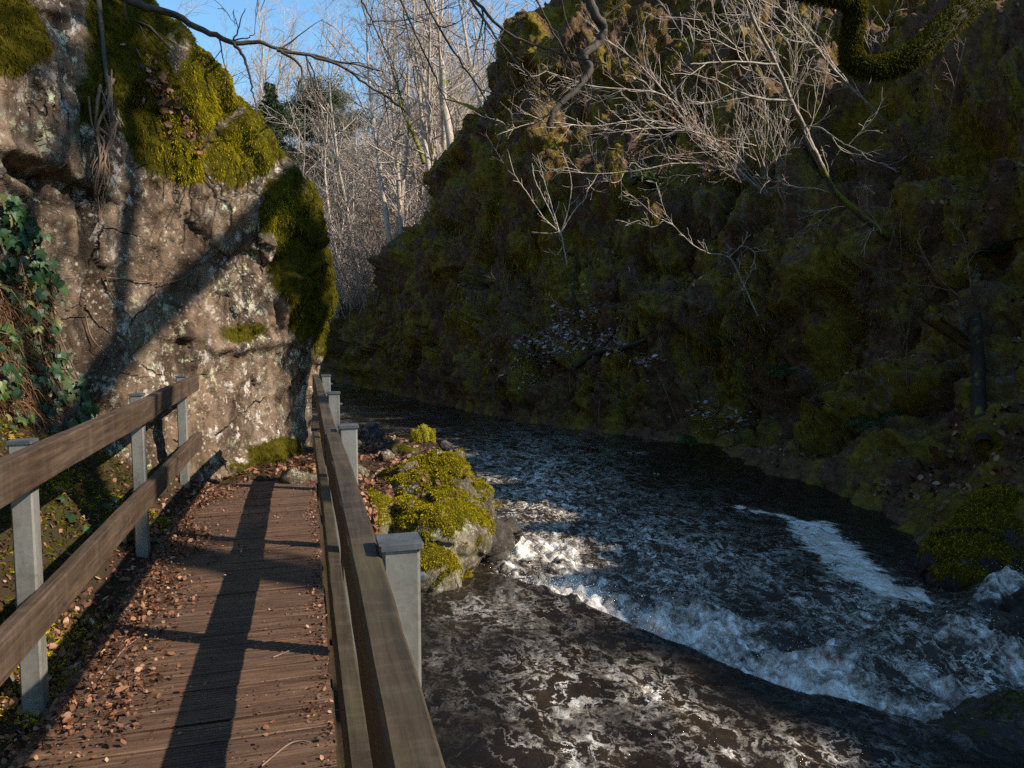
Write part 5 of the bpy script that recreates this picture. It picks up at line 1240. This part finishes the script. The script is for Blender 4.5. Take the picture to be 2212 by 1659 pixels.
# ------------------------------------------------------------------ ivy, roots and creepers on the left rock
IVY = np.array([[0, 0], [-.16, -.12], [-.46, -.05], [-.36, .22], [-.52, .5], [-.22, .5], [0, 1.0], [.22, .5], [.52, .5], [.36, .22], [.46, -.05], [.16, -.12]])
def ivy_leaves(mb, pos, nrm, size, rng, tilt=.45):
    n = len(pos); nr = unit(nrm+rng.normal(size=(n, 3))*tilt); dn_ = np.array([0, 0, -1.0])+rng.normal(size=(n, 3))*.45
    v = unit(dn_-nr*(dn_*nr).sum(1, keepdims=True)); u = np.cross(nr, v); sz = size*(.5+.8*rng.random(n))
    S_ = np.concatenate([IVY, [[0, .25]]])
    V = pos[:, None]+sz[:, None, None]*(u[:, None]*S_[None, :, 0, None]+v[:, None]*S_[None, :, 1, None]-nr[:, None]*(np.abs(S_[None, :, 0, None])*.3+S_[None, :, 1, None]**2*.18))
    i = np.arange(n)[:, None, None]*13; t = np.array([[12, k_, (k_+1) % 12] for k_ in range(12)])
    mb.add(V.reshape(-1, 3), None, (i+t[None]).reshape(-1, 3), rnd=np.repeat(rng.random(n), 13))
def near_hit(x, y):
    a, n = hit_r(x, y); r = ray(x, y); r = r/np.linalg.norm(r); h = BVB.ray_cast(Vector(CAM), Vector(r))
    if h[0] is not None and (a is None or np.linalg.norm(np.array(h[0])-CAM) < np.linalg.norm(a-CAM)): return np.array(h[0]), np.array(h[1])*(1 if h[1][2] > 0 else -1)
    return a, n
rng = np.random.default_rng(91); lp, ln = [], []; c_ = pd(60, 900, 5.0)
ivy = thing('ivy', 'glossy green ivy trailing down the rock above the left railing', 'ivy', c_)
k_ = 0
while len(lp) < 250 and k_ < 4000:
    k_ += 1; y = rng.uniform(420, 935); xm = np.interp(y, [420, 480, 560, 650, 700, 800, 870, 935], [20, 60, 90, 110, 95, 140, 190, 215]); x = xm*(1-rng.random()**1.4*1.3)
    if x < -60 or (rng.random() < .55 and 600 < y < 700 and x < 60): continue
    a, n = near_hit(x, y)
    if a is None: continue
    lp.append(a+n*(.03+.10*rng.random())); ln.append(n+(CAM-a)/np.linalg.norm(CAM-a)*.5+np.array([.2, -.1, .4]))
mb = MB(); ivy_leaves(mb, np.array(lp), np.array(ln), .088, rng); mb.build('leaves', M['ivy_leaf'], ivy, smooth=False, loc=c_)
mb = MB()
for (pp) in [[(60, 420), (80, 520), (70, 640), (95, 760), (140, 870)], [(10, 500), (40, 600), (30, 720), (60, 850)], [(110, 560), (105, 680), (150, 800), (200, 900)]]:
    q = [near_hit(x, y) for x, y in pp]; q = cm([a+n*.05 for a, n in q]); tube(mb, q, np.full(len(q), .006), 4)
mb.build('stems', M['root'], ivy, loc=c_)
lp, ln = [], []
c2 = pd(230, 1130, 4)
ivs = thing('ivy', 'few pale ivy leaves low on the bank behind the middle post of the left railing', 'ivy', c2)
for x, y in [(240, 1082), (228, 1130), (205, 1142), (220, 1098), (345, 1190), (180, 1150), (330, 1175), (250, 1105), (120, 1080), (140, 1120), (60, 1150)]:
    a, n = near_hit(x, y)
    if a is not None: lp.append(a+n*.05); ln.append(n+np.array([.3, -.4, .6]))
mb = MB(); ivy_leaves(mb, np.array(lp), np.array(ln), .09, rng, .25); mb.build('leaves', M['ivy_leaf'], ivs, smooth=False, loc=c2)
rt = thing('hanging_roots', 'bundle of bare roots hanging down the rock below the hanging moss', 'roots', hit_r(212, 260)[0]); rl_ = np.array(rt.location)
rng = np.random.default_rng(95)
for k_ in range(11):
    x0 = rng.uniform(196, 236); y0 = rng.uniform(150, 280); y1 = rng.uniform(400, 500); m_ = 7; q = []; x = x0
    tgt = rng.uniform(200, 222)
    for s_ in range(m_):
        t = s_/(m_-1); xx = x0+(tgt-x0)*t+rng.normal()*2.2; a, n = hit_r(xx, y0+(y1-y0)*t)
        if a is not None: q.append(a+n*(.05+.03*rng.random()))
    q = cm(q, 5); mb = MB(); tube(mb, q, np.linspace(.012, .004, len(q))*(.6+.8*rng.random()), 5); mb.build('root', M['root'], rt, loc=rl_)
for k_, (pp, lab) in enumerate([([(222, 590), (245, 640), (285, 690), (310, 695), (330, 685)], 'fine creeper stem curving across the sunlit rock'), ([(178, 680), (195, 730), (230, 770), (262, 800), (330, 815)], 'thin dead creeper low on the rock above the left railing'), ([(225, 598), (300, 605), (360, 610), (400, 600)], 'thread of pale root lying level across the rock'),
        ([(205, 0), (212, 60), (225, 150), (230, 250), (222, 330)], 'dark woody creeper in the cleft between the moss curtains')]):
    q = [hit_r(x, y) for x, y in pp]; q = cm([a+n*.03 for a, n in q], 5); mb = MB(); tube(mb, q, np.linspace(.007, .003, len(q))*(4 if k_ == 3 else 1), 5); tag(mb.build('creeper', M['root'] if k_ < 3 else M['bark_dark'], loc=q[0]), lab, 'creeper', 'creepers on the rock face')

# dead bracken under the ivy
rng = np.random.default_rng(97); lp, ln = [], []
for k_ in range(900):
    x, y = rng.uniform(-40, 110), rng.uniform(600, 900)
    a, n = near_hit(x, y)
    if a is not None: lp.append(a+n*.02); ln.append(n)
lp, ln = np.array(lp), np.array(ln)
mb = MB(); blades(mb, lp, ln*.7+np.array([0, 0, -.6])+rng.normal(size=lp.shape)*.5, .10+.16*rng.random(len(lp)), .006, rng)
tag(mb.build('dead_bracken', M['bracken'], smooth=False), 'rusty dead bracken hanging among the ivy', 'bracken', kind='stuff')
# unseen ivy clumps added on two limbs to shade the rock's end and upper left
tr_ = bpy.data.objects['overhanging_tree']; L_ = np.array(tr_.location)
q = cm([(9.45, 3.6, 10.3), (9.25, 4.1, 9.5), (9.2, 4.45, 8.4), (9.25, 4.6, 7.9)], 12); n_ = 3000
i_ = rng.integers(0, len(q), n_); pos = q[i_]+rng.normal(size=(n_, 3))*np.array([.22, .24, .24])
q = cm([(9.45, .6, 12.4), (9.55, 1.0, 13.0), (9.7, 1.8, 13.8)], 12); i_ = rng.integers(0, len(q), 1500); pos = np.concatenate([pos, q[i_]+rng.normal(size=(1500, 3))*.42]); n_ = len(pos)
mb = MB(); ivy_leaves(mb, pos, rng.normal(size=(n_, 3)), .11, rng, .8); mb.build('ivy_leaves', M['ivy_leaf'], tr_, smooth=False, loc=L_)
# ------------------------------------------------------------------ camera, sun, sky
cd = bpy.data.cameras.new('camera'); cam = bpy.data.objects.new('camera', cd); COL.objects.link(cam)
cd.sensor_width = 36; cd.lens = 36*F_/2212; cd.clip_start = .02; cd.clip_end = 3000
cam.location = CAM; cam.rotation_euler = (math.pi/2-PITCH, 0, -YAW)
S.camera = cam
SUN = np.array([1.2, -.65, 1.0]); SUN /= np.linalg.norm(SUN)
el = math.asin(SUN[2]); az = math.atan2(SUN[0], SUN[1])
ld = bpy.data.lights.new('sun', 'SUN'); ld.energy = 4.4; ld.angle = math.radians(.5); ld.color = (1, .90, .76)
lo = bpy.data.objects.new('sun', ld); COL.objects.link(lo)
lo.rotation_euler = Vector(SUN).to_track_quat('Z', 'Y').to_euler()
wd = bpy.data.worlds.new('World'); S.world = wd; wd.use_nodes = True
nt = wd.node_tree; bg = nt.nodes['Background']
sk = nt.nodes.new('ShaderNodeTexSky'); sk.sky_type = 'NISHITA'; sk.sun_disc = False
sk.sun_elevation = el; sk.sun_rotation = az; sk.altitude = 100; sk.air_density = 1.0; sk.dust_density = .1; sk.ozone_density = 3.0
tint = nt.nodes.new('ShaderNodeMix'); tint.data_type = 'RGBA'; tint.blend_type = 'MULTIPLY'; tint.inputs[0].default_value = 1; tint.inputs[7].default_value = (.78, 1.0, .98, 1)
nt.links.new(sk.outputs[0], tint.inputs[6]); nt.links.new(tint.outputs[2], bg.inputs[0]); bg.inputs[1].default_value = .125
S.view_settings.view_transform = 'Standard'; S.view_settings.look = 'None'; S.view_settings.exposure = 1.05; S.view_settings.gamma = 1
S.cycles.use_denoising = False
try: S.cycles.denoiser = 'OPENIMAGEDENOISE'
except Exception: pass
S.cycles.max_bounces = 4; S.cycles.diffuse_bounces = 2; S.cycles.glossy_bounces = 2; S.cycles.transmission_bounces = 3
S.cycles.caustics_reflective = False; S.cycles.caustics_refractive = False
S.cycles.sample_clamp_indirect = 4
